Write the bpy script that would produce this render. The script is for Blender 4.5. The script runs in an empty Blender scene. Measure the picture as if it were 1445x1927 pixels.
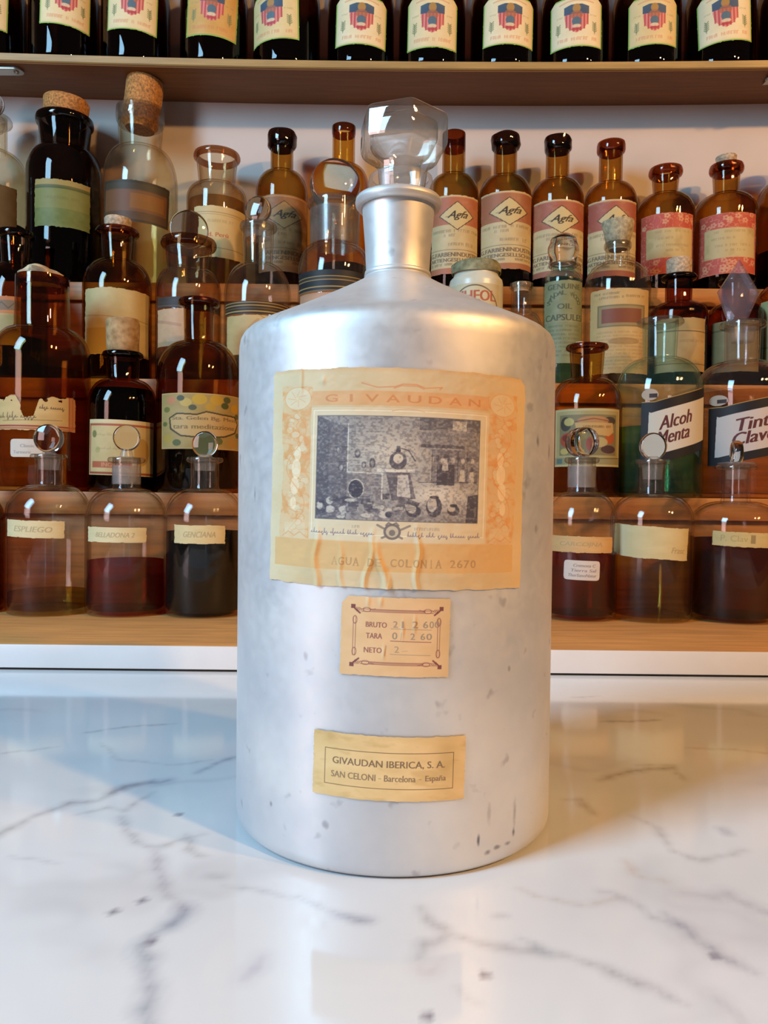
import bpy, bmesh, math, random
import numpy as np
from mathutils import Vector, Matrix, Euler

sc = bpy.context.scene
col = sc.collection
PI = math.pi

# ------------------------------------------------------------------ camera
F_PX = 1450.0; W_PX, H_PX = 1445.0, 1927.0
cam_d = bpy.data.cameras.new('camera'); cam = bpy.data.objects.new('camera', cam_d); col.objects.link(cam)
cam_d.sensor_fit = 'VERTICAL'; cam_d.sensor_height = 36.0; cam_d.lens = 36.0 * F_PX / H_PX
cam_d.clip_start = 0.01; cam_d.clip_end = 20
CAM_Z = 0.13
CAM_R = Matrix.Rotation(math.radians(90 - 1.32), 3, 'X') @ Matrix.Rotation(math.radians(0.6), 3, 'Z')
cam.matrix_world = Matrix.Translation((0, 0, CAM_Z)) @ CAM_R.to_4x4()
sc.camera = cam

def ray(x, y):
    return CAM_R @ Vector(((x - W_PX / 2) / F_PX, -(y - H_PX / 2) / F_PX, -1.0))
def at(x, y, Y):            # point of the scene on the vertical plane at distance Y
    d = ray(x, y); return Vector((0, 0, CAM_Z)) + d * (Y / d.y)
def on_z(x, y, z=0.0):      # point of the scene on a horizontal plane
    d = ray(x, y); return Vector((0, 0, CAM_Z)) + d * ((z - CAM_Z) / d.z)

# ------------------------------------------------------------------ world, lights, exposure
world = bpy.data.worlds.new('room_light'); sc.world = world; world.use_nodes = True
wb = world.node_tree.nodes['Background']
wb.inputs[0].default_value = (0.95, 0.80, 0.72, 1); wb.inputs[1].default_value = 0.07

def area(name, loc, target, sx, sy, power, color):
    L = bpy.data.lights.new(name, 'AREA'); L.shape = 'RECTANGLE'; L.size = sx; L.size_y = sy
    L.energy = power; L.color = color
    o = bpy.data.objects.new(name, L); o.location = loc
    o.rotation_euler = (Vector(target) - Vector(loc)).to_track_quat('-Z', 'Y').to_euler()
    col.objects.link(o); return o
def bulb(name, loc, r, power, color):
    L = bpy.data.lights.new(name, 'POINT'); L.shadow_soft_size = r; L.energy = power; L.color = color
    o = bpy.data.objects.new(name, L); o.location = loc; col.objects.link(o); return o
area('window_daylight', (-1.14, -0.40, 0.98), (0, 0.30, 0.10), 0.46, 0.76, 33, (0.38, 0.71, 1.0))
area('pink_stripe_light', (-1.12, -0.42, 0.36), (0, 0.40, 0.15), 0.38, 0.44, 4.5, (1.0, 0.72, 0.72))  # added dim pink light, for the pink stripe reflected in the bottles
bulb('warm_bulb', (1.30, -0.80, 1.32), 0.05, 84.0, (1.0, 0.55, 0.20))
bulb('warm_bulb', (1.52, -0.42, 1.20), 0.045, 52.0, (1.0, 0.55, 0.20))
sc.view_settings.view_transform = 'Standard'; sc.view_settings.look = 'None'
sc.view_settings.gamma = 1.0; sc.view_settings.use_curve_mapping = False
sc.view_settings.exposure = 0.06
sc.cycles.transparent_max_bounces = 48
sc.cycles.max_bounces = 14; sc.cycles.transmission_bounces = 12; sc.cycles.glossy_bounces = 5; sc.cycles.diffuse_bounces = 3
sc.cycles.use_denoising = True
sc.cycles.caustics_reflective = False; sc.cycles.caustics_refractive = False
sc.cycles.sample_clamp_indirect = 4.0

# ------------------------------------------------------------------ colour and material helpers
def lin(c):
    return tuple(((v / 255) / 12.92 if v / 255 <= 0.04045 else ((v / 255 + 0.055) / 1.055) ** 2.4) for v in c)
def lin_np(a):
    a = np.clip(a, 0, 255) / 255.0
    return np.where(a <= 0.04045, a / 12.92, ((a + 0.055) / 1.055) ** 2.4)
MATS = {}
def new_mat(name):
    m = bpy.data.materials.new(name); m.use_nodes = True
    nt = m.node_tree; nt.nodes.clear()
    out = nt.nodes.new('ShaderNodeOutputMaterial')
    return m, nt, out
def plain(name, rgb, rough=0.5, metal=0.0, noise=0.0, nscale=60, bump=0.0, coat=0.0, rgb2=None, stretch=(1, 1, 1)):
    if name in MATS: return MATS[name]
    m, nt, out = new_mat(name); N = nt.nodes.new; L = nt.links.new
    p = N('ShaderNodeBsdfPrincipled'); L(p.outputs[0], out.inputs[0])
    p.inputs['Base Color'].default_value = (*lin(rgb), 1); p.inputs['Roughness'].default_value = rough
    p.inputs['Metallic'].default_value = metal; p.inputs['Coat Weight'].default_value = coat
    if noise or bump:
        tc = N('ShaderNodeTexCoord'); mp = N('ShaderNodeMapping'); mp.inputs['Scale'].default_value = stretch
        L(tc.outputs['Object'], mp.inputs[0])
        n = N('ShaderNodeTexNoise'); n.inputs['Scale'].default_value = nscale; n.inputs['Detail'].default_value = 5
        L(mp.outputs[0], n.inputs['Vector'])
        if noise:
            mx = N('ShaderNodeMix'); mx.data_type = 'RGBA'
            r = N('ShaderNodeMapRange'); r.inputs[1].default_value = 0.3; r.inputs[2].default_value = 0.7
            L(n.outputs['Fac'], r.inputs[0]); L(r.outputs[0], mx.inputs[0])
            c2 = rgb2 or tuple(v * (1 - noise) for v in rgb)
            mx.inputs[6].default_value = (*lin(c2), 1); mx.inputs[7].default_value = (*lin(rgb), 1)
            L(mx.outputs[2], p.inputs['Base Color'])
        if bump:
            b = N('ShaderNodeBump'); b.inputs['Strength'].default_value = bump; b.inputs['Distance'].default_value = 0.001
            L(n.outputs['Fac'], b.inputs['Height']); L(b.outputs[0], p.inputs['Normal'])
    MATS[name] = m; return m

def glass(name, tint, rough=0.02, dark=2.6, haze=0.0, hazec=(200, 190, 180), f0=0.030, edge=3.0):
    """hollow tinted glass: fresnel gloss over tinted transparency, deeper in colour where seen edge-on"""
    if name in MATS: return MATS[name]
    m, nt, out = new_mat(name); N = nt.nodes.new; L = nt.links.new
    lw = N('ShaderNodeLayerWeight'); lw.inputs[0].default_value = 0.5
    p5 = N('ShaderNodeMath'); p5.operation = 'POWER'; p5.inputs[1].default_value = 4.5; L(lw.outputs['Facing'], p5.inputs[0])
    fr = N('ShaderNodeMath'); fr.operation = 'MULTIPLY_ADD'; fr.inputs[1].default_value = 0.75 if f0 else 0.0; fr.inputs[2].default_value = f0
    L(p5.outputs[0], fr.inputs[0])
    p3 = N('ShaderNodeMath'); p3.operation = 'POWER'; p3.inputs[1].default_value = edge; L(lw.outputs['Facing'], p3.inputs[0])
    mx = N('ShaderNodeMix'); mx.data_type = 'RGBA'; L(p3.outputs[0], mx.inputs[0])
    mx.inputs[6].default_value = (*tint, 1); mx.inputs[7].default_value = (*[t ** dark for t in tint], 1)
    tr = N('ShaderNodeBsdfTransparent'); L(mx.outputs[2], tr.inputs[0])
    gl = N('ShaderNodeBsdfGlossy'); gl.inputs['Roughness'].default_value = rough
    body = tr
    if haze:
        df = N('ShaderNodeBsdfDiffuse'); df.inputs[0].default_value = (*lin(hazec), 1)
        tc = N('ShaderNodeTexCoord'); n = N('ShaderNodeTexNoise'); n.inputs['Scale'].default_value = 45; n.inputs['Detail'].default_value = 4
        L(tc.outputs['Object'], n.inputs['Vector'])
        r = N('ShaderNodeMapRange'); r.inputs[1].default_value = 0.35; r.inputs[2].default_value = 0.7
        r.inputs[3].default_value = haze * 0.5; r.inputs[4].default_value = haze * 1.4; L(n.outputs['Fac'], r.inputs[0])
        m0 = N('ShaderNodeMixShader'); L(r.outputs[0], m0.inputs[0]); L(tr.outputs[0], m0.inputs[1]); L(df.outputs[0], m0.inputs[2]); body = m0
    ms = N('ShaderNodeMixShader'); L(fr.outputs[0], ms.inputs[0]); L(body.outputs[0], ms.inputs[1]); L(gl.outputs[0], ms.inputs[2])
    L(ms.outputs[0], out.inputs[0]); MATS[name] = m; return m

def solid_glass(name, rgb, rough=0.0, ior=1.48):
    if name in MATS: return MATS[name]
    m, nt, out = new_mat(name); g = nt.nodes.new('ShaderNodeBsdfGlass')
    g.inputs['Color'].default_value = (*rgb, 1); g.inputs['Roughness'].default_value = rough; g.inputs['IOR'].default_value = ior
    nt.links.new(g.outputs[0], out.inputs[0]); MATS[name] = m; return m

def print_mat(rough=0.62, name='printed_paper', spec=0.3):
    if name in MATS: return MATS[name]
    m, nt, out = new_mat(name); N = nt.nodes.new; L = nt.links.new
    p = N('ShaderNodeBsdfPrincipled'); L(p.outputs[0], out.inputs[0]); p.inputs['Roughness'].default_value = rough
    p.inputs['Specular IOR Level'].default_value = spec
    a = N('ShaderNodeAttribute'); a.attribute_name = 'print'; L(a.outputs['Color'], p.inputs['Base Color'])
    MATS[name] = m; return m

# ------------------------------------------------------------------ mesh helpers
def link(name, me, mat, parent=None, angle=35):
    o = bpy.data.objects.new(name, me); col.objects.link(o)
    if mat is not None: me.materials.append(mat)
    me.shade_smooth()
    if angle: me.set_sharp_from_angle(angle=math.radians(angle))
    if parent is not None: o.parent = parent
    return o
def from_bm(name, bm, mat, parent=None, angle=35):
    me = bpy.data.meshes.new(name); bmesh.ops.recalc_face_normals(bm, faces=bm.faces); bm.to_mesh(me); bm.free()
    return link(name, me, mat, parent, angle)
def lathe_mesh(name, prof, seg=48, wob=0.0, seed=0):
    """prof: list of (r, z), closed on the axis where r == 0"""
    rnd = random.Random(seed); vs, fs, rings = [], [], []
    ph = [rnd.uniform(0, 6.28) for _ in range(4)]
    for r, z in prof:
        if r <= 1e-7:
            rings.append([len(vs)]); vs.append((0, 0, z))
        else:
            ring = []
            for k in range(seg):
                a = 2 * PI * k / seg
                rr = r * (1 + wob * (math.sin(3 * a + ph[0] + z * 300) + math.sin(5 * a + ph[1] - z * 500) * 0.6))
                ring.append(len(vs)); vs.append((rr * math.cos(a), rr * math.sin(a), z + wob * r * 0.7 * math.sin(2 * a + ph[2])))
            rings.append(ring)
    for A, B in zip(rings, rings[1:]):
        if len(A) == 1 and len(B) == 1: continue
        for k in range(seg):
            k2 = (k + 1) % seg
            if len(A) == 1: fs.append((A[0], B[k2], B[k]))
            elif len(B) == 1: fs.append((A[k], A[k2], B[0]))
            else: fs.append((A[k], A[k2], B[k2], B[k]))
    me = bpy.data.meshes.new(name); me.from_pydata(vs, [], fs); me.update(); return me
def lathe(name, prof, mat, parent=None, seg=48, loc=(0, 0, 0), rot=None, wob=0.0, seed=0, angle=35):
    o = link(name, lathe_mesh(name, prof, seg, wob, seed), mat, parent, angle); o.location = loc
    if rot: o.rotation_euler = rot
    return o
def box(name, x0, x1, y0, y1, z0, z1, mat, parent=None, bev=0.0, seg=2):
    bm = bmesh.new(); bmesh.ops.create_cube(bm, size=1)
    for v in bm.verts:
        v.co = Vector(((x0 + x1) / 2 + v.co.x * (x1 - x0), (y0 + y1) / 2 + v.co.y * (y1 - y0), (z0 + z1) / 2 + v.co.z * (z1 - z0)))
    if bev: bmesh.ops.bevel(bm, geom=bm.edges[:], offset=bev, segments=seg, affect='EDGES', profile=0.5)
    return from_bm(name, bm, mat, parent)
def tag(o, label=None, cat=None, group=None, kind=None):
    if label: o['label'] = label
    if cat: o['category'] = cat
    if group: o['group'] = group
    if kind: o['kind'] = kind
    return o
def empty(name, loc, label, cat, group=None):
    o = bpy.data.objects.new(name, None); o.location = loc; col.objects.link(o); o.empty_display_size = 0.01
    return tag(o, label, cat, group)

# ------------------------------------------------------------------ numpy printing tools (labels)
_rs = np.random.RandomState(7)
def vnoise(h, w, cells, seed=0, octaves=3):
    rs = np.random.RandomState(seed); out = np.zeros((h, w)); amp = 1.0; tot = 0
    for o in range(octaves):
        c = cells * 2 ** o; g = rs.rand(int(c * max(1, h / w)) + 3, c + 3)
        yy = np.linspace(0, g.shape[0] - 2.001, h); xx = np.linspace(0, g.shape[1] - 2.001, w)
        yi = yy.astype(int); xi = xx.astype(int); fy = (yy - yi)[:, None]; fx = (xx - xi)[None]
        fy = fy * fy * (3 - 2 * fy); fx = fx * fx * (3 - 2 * fx)
        a = g[yi][:, xi]; b = g[yi][:, xi + 1]; c_ = g[yi + 1][:, xi]; d = g[yi + 1][:, xi + 1]
        out += amp * ((a * (1 - fx) + b * fx) * (1 - fy) + (c_ * (1 - fx) + d * fx) * fy); tot += amp; amp *= 0.55
    return out / tot
_txt_cache = {}
def text_tris(s):
    if s in _txt_cache: return _txt_cache[s]
    cu = bpy.data.curves.new('t', 'FONT'); cu.body = s; cu.resolution_u = 3
    o = bpy.data.objects.new('t', cu); col.objects.link(o)
    me = o.to_mesh(); me.calc_loop_triangles()
    v = np.array([tuple(p.co[:2]) for p in me.vertices]); t = np.array([tuple(k.vertices) for k in me.loop_triangles])
    o.to_mesh_clear(); bpy.data.objects.remove(o); bpy.data.curves.remove(cu)
    if len(v) == 0: v = np.zeros((1, 2)); t = np.zeros((0, 3), int)
    _txt_cache[s] = (v, t); return v, t
class Canvas:
    """paint in the label's own units: x right, y down, size (w, h); res = samples per unit"""
    def __init__(s, w, h, bg, res=1.0, mottle=6, seed=1):
        s.w, s.h, s.res = w, h, res
        s.nx, s.ny = int(w * res) + 1, int(h * res) + 1
        s.X, s.Y = np.meshgrid(np.linspace(0, w, s.nx), np.linspace(0, h, s.ny))
        s.a = np.ones((s.ny, s.nx, 3)) * np.array(bg, float); s.seed = seed
        s.keep = np.ones((s.ny, s.nx), bool)
        if mottle:
            n = vnoise(s.ny, s.nx, 5, seed, 4) - 0.5; s.a += (n * mottle * 3)[..., None] * np.array([1, 1.1, 1.3])
    def mix(s, m, c, op=1.0):
        m = np.clip(m, 0, 1)[..., None] * op; s.a = s.a * (1 - m) + np.array(c, float) * m
    def soft(s, d): return np.clip(0.5 - d * s.res, 0, 1)
    def rect(s, x0, y0, x1, y1, c, op=1.0):
        s.mix(s.soft(np.maximum(np.maximum(x0 - s.X, s.X - x1), np.maximum(y0 - s.Y, s.Y - y1))), c, op)
    def frame(s, x0, y0, x1, y1, c, t=1.0, op=1.0):
        d = np.maximum(np.maximum(x0 - s.X, s.X - x1), np.maximum(y0 - s.Y, s.Y - y1)); s.mix(s.soft(np.abs(d) - t / 2), c, op)
    def ell(s, cx, cy, rx, ry, c, op=1.0, ring=None):
        q = np.sqrt(((s.X - cx) / rx) ** 2 + ((s.Y - cy) / ry) ** 2); d = (q - 1) * min(rx, ry)
        s.mix(s.soft(d if ring is None else np.abs(d) - ring / 2), c, op)
    def line(s, pts, c, t=1.0, op=1.0):
        m = np.zeros((s.ny, s.nx))
        for (x0, y0), (x1, y1) in zip(pts, pts[1:]):
            i0 = max(0, int((min(x0, x1) - t - 1) * s.res)); i1 = min(s.nx, int((max(x0, x1) + t + 1) * s.res) + 2)
            j0 = max(0, int((min(y0, y1) - t - 1) * s.res)); j1 = min(s.ny, int((max(y0, y1) + t + 1) * s.res) + 2)
            if i1 <= i0 or j1 <= j0: continue
            X = s.X[j0:j1, i0:i1]; Y = s.Y[j0:j1, i0:i1]; dx, dy = x1 - x0, y1 - y0; L2 = dx * dx + dy * dy + 1e-9
            u = np.clip(((X - x0) * dx + (Y - y0) * dy) / L2, 0, 1)
            d = np.hypot(X - x0 - u * dx, Y - y0 - u * dy)
            m[j0:j1, i0:i1] = np.maximum(m[j0:j1, i0:i1], s.soft(d - t / 2))
        s.mix(m, c, op)
    def poly(s, pts, c, op=1.0):
        inside = np.zeros((s.ny, s.nx), bool); n = len(pts)
        for i in range(n):
            x0, y0 = pts[i]; x1, y1 = pts[(i + 1) % n]
            if y0 == y1: continue
            cond = ((y0 > s.Y) != (y1 > s.Y)) & (s.X < (x1 - x0) * (s.Y - y0) / (y1 - y0) + x0); inside ^= cond
        s.mix(inside.astype(float), c, op)
    def tmask(s, txt, x0, y0, x1, y1, shear=0.0, ss=3):
        """text fitted in the box x0..x1 / y0..y1 (y1 = baseline)"""
        v, t = text_tris(txt); m = np.zeros((s.ny * ss, s.nx * ss))
        if not len(t): return np.zeros((s.ny, s.nx))
        mn = v.min(0); mxx = v.max(0); sp = np.maximum(mxx - mn, 1e-6)
        q = (v - mn) / sp; px = (x0 + q[:, 0] * (x1 - x0) + q[:, 1] * shear * (y1 - y0)) * s.res * ss
        py = (y1 - q[:, 1] * (y1 - y0)) * s.res * ss
        for a, b, c in t:
            X0, X1 = sorted((min(px[a], px[b], px[c]), max(px[a], px[b], px[c]))); Y0, Y1 = min(py[a], py[b], py[c]), max(py[a], py[b], py[c])
            i0, i1 = max(0, int(X0)), min(m.shape[1], int(X1) + 2); j0, j1 = max(0, int(Y0)), min(m.shape[0], int(Y1) + 2)
            if i1 <= i0 or j1 <= j0: continue
            gx, gy = np.meshgrid(np.arange(i0, i1) + 0.5, np.arange(j0, j1) + 0.5)
            det = (py[b] - py[c]) * (px[a] - px[c]) + (px[c] - px[b]) * (py[a] - py[c])
            if abs(det) < 1e-9: continue
            l1 = ((py[b] - py[c]) * (gx - px[c]) + (px[c] - px[b]) * (gy - py[c])) / det
            l2 = ((py[c] - py[a]) * (gx - px[c]) + (px[a] - px[c]) * (gy - py[c])) / det
            m[j0:j1, i0:i1] = np.maximum(m[j0:j1, i0:i1], ((l1 >= -.02) & (l2 >= -.02) & (l1 + l2 <= 1.02)).astype(float))
        return m.reshape(s.ny, ss, s.nx, ss).mean((1, 3))
    def text(s, txt, x0, y0, x1, y1, c, op=1.0, bold=0, shear=0.0):
        m = s.tmask(txt, x0, y0, x1, y1, shear)
        if bold:
            k = max(1, int(round(bold * s.res))); b = m.copy()
            for i in range(1, k + 1): b[:, i:] = np.maximum(b[:, i:], m[:, :-i])
            m = b
        s.mix(m, c, op)
    def mono(s, txt, x0, x1, y0, y1, c, op=1.0, bold=0, fill=.66, serif=False):
        st = (x1 - x0) / len(txt)
        for i, ch in enumerate(txt):
            if ch == ' ': continue
            a = x0 + i * st; nar = .12 if ch in 'I1' and not serif else fill
            s.text(ch, a + st * (1 - nar) / 2, y0, a + st * (1 + nar) / 2 - (st * fill * .7 if ch in 'I1' and serif else 0) * 0, y1, c, op, bold) if ch not in 'I1' or not serif else s.line([(a + st / 2, y0), (a + st / 2, y1)], c, 1.2 + bold * .4, op)
            if serif and ch in 'AI1NM':
                for xx in ((a + st * .22, a + st * .78) if ch != 'I' and ch != '1' else (a + st / 2,)): s.line([(xx - 2, y1), (xx + 2, y1)], c, 1, op * .8)
    def scrawl(s, x0, x1, y, h, c, t=0.8, op=0.8, seed=0, slope=0.0, n=None):
        """handwriting-like stroke"""
        r = random.Random(seed); x = x0
        while x < x1 - h * .4:
            pts = []; wlen = r.randint(3, 7); y_ = y + slope * (x - x0)
            for k in range(wlen):
                up = h * r.choice((.3, .3, .35, .75, .9)); dn = h * r.choice((0, 0, 0, .4)); st = h * r.uniform(.32, .55)
                pts += [(x, y_), (x + st * .35, y_ - up), (x + st * .15, y_ - up * .6), (x + st * .45, y_ + dn), (x + st, y_ - h * .08)]
                x += st
                if x > x1: break
            s.line(pts, c, t, op); x += h * .45
    def letters(s, x0, x1, y, h, c, op=0.7, seed=0, gap=0.25, bold=0):
        """a faint, unreadable run of small type"""
        r = random.Random(seed); x = x0
        while x < x1:
            wd = h * r.uniform(0.45, 0.75)
            if r.random() > 0.14:
                k = r.random()
                s.line([(x, y), (x, y - h)], c, 0.9 + bold, op)
                if k > .3: s.line([(x, y - h), (x + wd * .8, y - h)], c, 0.7 + bold, op)
                if k < .7: s.line([(x + wd * .8, y), (x + wd * .8, y - h * .9)], c, 0.7 + bold, op)
                if .2 < k < .8: s.line([(x, y - h * .5), (x + wd * .7, y - h * .5)], c, 0.7, op)
            x += wd + h * gap
    def tear(s, edge=1.5, cells=14, seed=3, sides='tblr'):
        n = (vnoise(s.ny, s.nx, cells, seed, 3)) * edge * 2
        d = 1e9
        if 't' in sides: d = np.minimum(d, s.Y)
        if 'b' in sides: d = np.minimum(d, s.h - s.Y)
        if 'l' in sides: d = np.minimum(d, s.X)
        if 'r' in sides: d = np.minimum(d, s.w - s.X)
        s.keep &= d >= n - edge * 0.6
    def cut(s, mask): s.keep &= ~mask

def wrap(name, cv, parent, R, a0, a1, z0, z1, mat=None, off=0.0003, relief=None, rot=0.0, label=None, center=None):
    """paper wrapped on a cylinder round the parent's axis; a0..a1 angles (0 faces -Y, + to the right), z1 top"""
    ny, nx = cv.ny, cv.nx
    u = cv.X / cv.w; v = cv.Y / cv.h
    sx = (a1 - a0) * R; hz = z1 - z0; cx = (u - 0.5) * sx; cz = (0.5 - v) * hz
    c, s_ = math.cos(rot), math.sin(rot)
    rx = cx * c + cz * s_; rz = -cx * s_ + cz * c
    ang = (a0 + a1) / 2 + rx / R; z = (z0 + z1) / 2 + rz
    rr = R + off + (relief if relief is not None else 0.0)
    if callable(R): pass
    co = np.stack([rr * np.sin(ang), -rr * np.cos(ang), z], -1).reshape(-1, 3)
    idx = np.arange(ny * nx).reshape(ny, nx)
    k = cv.keep[:-1, :-1] & cv.keep[1:, :-1] & cv.keep[:-1, 1:] & cv.keep[1:, 1:]
    q = np.stack([idx[1:, :-1], idx[1:, 1:], idx[:-1, 1:], idx[:-1, :-1]], -1)[k]
    used = np.zeros(ny * nx, bool); used[q] = True; remap = np.cumsum(used) - 1
    me = bpy.data.meshes.new(name); nv = int(used.sum())
    me.vertices.add(nv); me.vertices.foreach_set('co', co[used].ravel().astype(np.float32))
    me.loops.add(q.size); me.loops.foreach_set('vertex_index', remap[q].ravel().astype(np.int32))
    me.polygons.add(len(q)); me.polygons.foreach_set('loop_start', (np.arange(len(q)) * 4).astype(np.int32))
    me.update(calc_edges=True); me.validate()
    at_ = me.color_attributes.new('print', 'FLOAT_COLOR', 'POINT')
    rgba = np.ones((ny * nx, 4)); rgba[:, :3] = lin_np(cv.a).reshape(-1, 3)
    at_.data.foreach_set('color', rgba[used].ravel().astype(np.float32))
    o = link(name, me, mat or print_mat(), parent, None)
    if label: o['label'] = label
    return o

# ------------------------------------------------------------------ the setting
Z1, Z2, Z3, Z4 = 0.0192, 0.1295, 0.255, 0.385           # treads of the stepped display
E1, E2, E3, E4, WALL = 0.554, 0.750, 0.855, 0.945, 1.045  # their front edges, and the wall
SH_Y, SH_Z0, SH_Z1 = 0.960, 0.651, 0.6625               # upper shelf: front edge, underside, top
XL, XR = -0.66, 0.66
plaster = plain('white_plaster', (208, 192, 182), 0.75, noise=0.05, nscale=9, bump=0.15)
w_ = box('wall_back', XL - .05, XR + .05, WALL, WALL + .05, -0.03, 1.15, plaster); tag(w_, kind='structure')

floor_m = plain('floor_boards', (120, 92, 70), 0.5, noise=0.2, nscale=6, stretch=(1, 8, 1))
f_ = box('floor', -2.2, 2.2, -2.4, WALL + .05, -0.95, -0.90, floor_m); tag(f_, kind='structure')

def marble():
    x0, x1, y0, y1, st = -0.46, 0.46, 0.0, 1.04, 0.0017
    W, H = (x1 - x0) * 1000, 0.60 * 1000
    cv = Canvas(W, H, (226, 226, 226), res=1 / (st * 1000), mottle=4, seed=21)
    def P(pts):
        r = []
        for p in pts:
            q = on_z(*p); r.append(((q.x - x0) * 1000, (q.y - y0) * 1000))
        return r
    def vein(pts, w=4, c=(150, 146, 148), op=0.55, seed=0):
        rnd = random.Random(seed); p = P(pts); q = []
        w = w * 0.62; op = op * 0.42
        for a, b in zip(p, p[1:]):
            n = max(2, int(math.hypot(b[0] - a[0], b[1] - a[1]) / 3))
            for i in range(n): q.append((a[0] + (b[0] - a[0]) * i / n + rnd.gauss(0, .5), a[1] + (b[1] - a[1]) * i / n + rnd.gauss(0, .5)))
        q.append(p[-1])
        for i in range(0, len(q) - 1, 2):
            u = i / len(q); k = 0.45 + 0.55 * math.sin(u * 9 + seed) ** 2
            cv.line(q[i:i + 3], c, w * 3.0 * k, op * .22); cv.line(q[i:i + 3], c, w * 1.3 * k, op * .4 * k); cv.line(q[i:i + 3], c, w * .5 * k, op * .7 * k)
    # broad cloudy field and faint ridges
    n1 = vnoise(cv.ny, cv.nx, 5, 31, 5); n2 = vnoise(cv.ny, cv.nx, 9, 37, 5)
    rid = np.clip(1 - np.abs(n1 - 0.5) * 22, 0, 1) * np.clip((n2 - 0.42) * 4, 0, 1)
    cv.mix(rid, (178, 175, 176), 0.30)
    cv.mix(np.clip((n2 - 0.5) * 3, 0, 1), (212, 211, 212), 0.5)
    g = (138, 134, 138); br = (172, 150, 138)
    vein([(-30, 1585), (30, 1553), (80, 1530), (130, 1512), (185, 1508), (230, 1480), (290, 1468)], 5, g, .8, 1)
    vein([(205, 1492), (240, 1480), (318, 1468)], 5, (118, 120, 140), .9, 2)
    vein([(140, 1535), (200, 1520), (235, 1525), (290, 1490)], 3, g, .6, 3)
    vein([(370, 1455), (405, 1437), (440, 1425)], 4, (118, 122, 140), .8, 4)
    vein([(165, 1378), (200, 1372), (260, 1366), (330, 1362)], 3, g, .7, 5)
    vein([(-20, 1420), (60, 1412), (110, 1405)], 3, g, .5, 6)
    vein([(190, 1398), (225, 1430), (330, 1440), (400, 1430)], 2.5, g, .4, 7)
    vein([(225, 1540), (255, 1585), (290, 1597), (330, 1585), (385, 1570)], 4, g, .6, 8)
    vein([(350, 1570), (362, 1605), (390, 1612)], 4, g, .6, 9)
    vein([(295, 1600), (298, 1635), (312, 1675), (335, 1705), (352, 1712)], 5, (150, 140, 150), .75, 10)
    vein([(352, 1712), (325, 1740), (290, 1758), (262, 1780), (275, 1815), (282, 1860), (278, 1900), (290, 1950)], 6, (135, 138, 150), .85, 11)
    vein([(345, 1722), (322, 1742)], 6, (105, 115, 135), .8, 12)
    vein([(20, 1612), (70, 1618), (110, 1625)], 3, g, .5, 13)
    vein([(455, 1845), (480, 1825), (495, 1800)], 5, (170, 160, 175), .6, 14)
    vein([(395, 1648), (418, 1650)], 5, g, .7, 15)
    vein([(420, 1668), (480, 1675), (560, 1690), (640, 1722), (690, 1735)], 3, g, .45, 16)
    vein([(640, 1722), (675, 1728), (695, 1732)], 4, (120, 118, 135), .7, 17)
    vein([(790, 1710), (820, 1742), (838, 1748)], 4, (120, 118, 125), .6, 18)
    vein([(935, 1722), (950, 1723)], 5, (110, 110, 120), .7, 19)
    vein([(785, 1800), (800, 1778), (850, 1760), (910, 1778), (1000, 1790), (1060, 1800), (1130, 1820), (1170, 1838), (1230, 1860), (1290, 1890)], 4.5, (150, 148, 152), .8, 20)
    vein([(785, 1825), (810, 1832), (830, 1805)], 6, (190, 175, 175), .6, 21)
    vein([(975, 1765), (1030, 1795)], 4, (130, 138, 148), .7, 22)
    vein([(970, 1670), (1010, 1685), (1065, 1700), (1110, 1705), (1160, 1690)], 3, br, .5, 23)
    vein([(1130, 1675), (1190, 1700), (1235, 1728), (1275, 1740)], 4, (150, 150, 156), .6, 24)
    vein([(1255, 1720), (1290, 1750), (1320, 1775), (1350, 1795), (1420, 1830)], 5, (128, 128, 142), .8, 25)
    vein([(1285, 1680), (1340, 1690), (1370, 1680), (1400, 1700), (1460, 1725)], 7, (170, 166, 172), .8, 26)
    vein([(1180, 1620), (1190, 1645), (1225, 1655), (1255, 1660)], 4, (190, 165, 152), .6, 27)
    vein([(1060, 1505), (1090, 1505), (1120, 1535)], 4, (140, 120, 100), .6, 28)
    vein([(1130, 1468), (1190, 1450), (1262, 1445)], 5, (140, 120, 100), .8, 29)
    vein([(1200, 1440), (1262, 1440), (1290, 1470)], 3, (140, 120, 100), .5, 30)
    vein([(1130, 1358), (1190, 1358), (1240, 1355)], 4, (130, 118, 112), .8, 31)
    vein([(1290, 1408), (1380, 1410), (1445, 1418)], 3, (140, 120, 110), .5, 32)
    vein([(1080, 1312), (1130, 1310)], 3, g, .6, 33)
    vein([(1190, 1535), (1240, 1560), (1262, 1600), (1320, 1620), (1400, 1600)], 4, (150, 146, 146), .6, 34)
    vein([(1362, 1560), (1368, 1568)], 7, (90, 90, 110), .8, 35)
    vein([(1360, 1888), (1400, 1930)], 6, (165, 165, 172), .6, 36)
    vein([(860, 1855), (900, 1890)], 3, g, .4, 37)
    for p in ((337, 1533), (214, 1716), (268, 1695), (912, 1835), (805, 1913), (1345, 1800), (285, 1772)):
        q = P([p])[0]; cv.ell(q[0], q[1], 1.4, 1.6, (110, 105, 120), .7)
    ny, nx = cv.ny, cv.nx
    X = x0 + cv.X / 1000; Y = y0 + cv.Y / 1000
    co = np.stack([X, Y, np.zeros_like(X)], -1).reshape(-1, 3); idx = np.arange(nx * ny).reshape(ny, nx)
    q = np.stack([idx[:-1, :-1], idx[:-1, 1:], idx[1:, 1:], idx[1:, :-1]], -1).reshape(-1, 4)
    per = list(idx[0, :]) + list(idx[1:, -1]) + list(idx[-1, -2::-1]) + list(idx[-2:0:-1, 0])
    low = co[per].copy(); low[:, 2] = -0.03
    vs = co.tolist() + low.tolist(); b = len(co); n = len(per)
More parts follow.
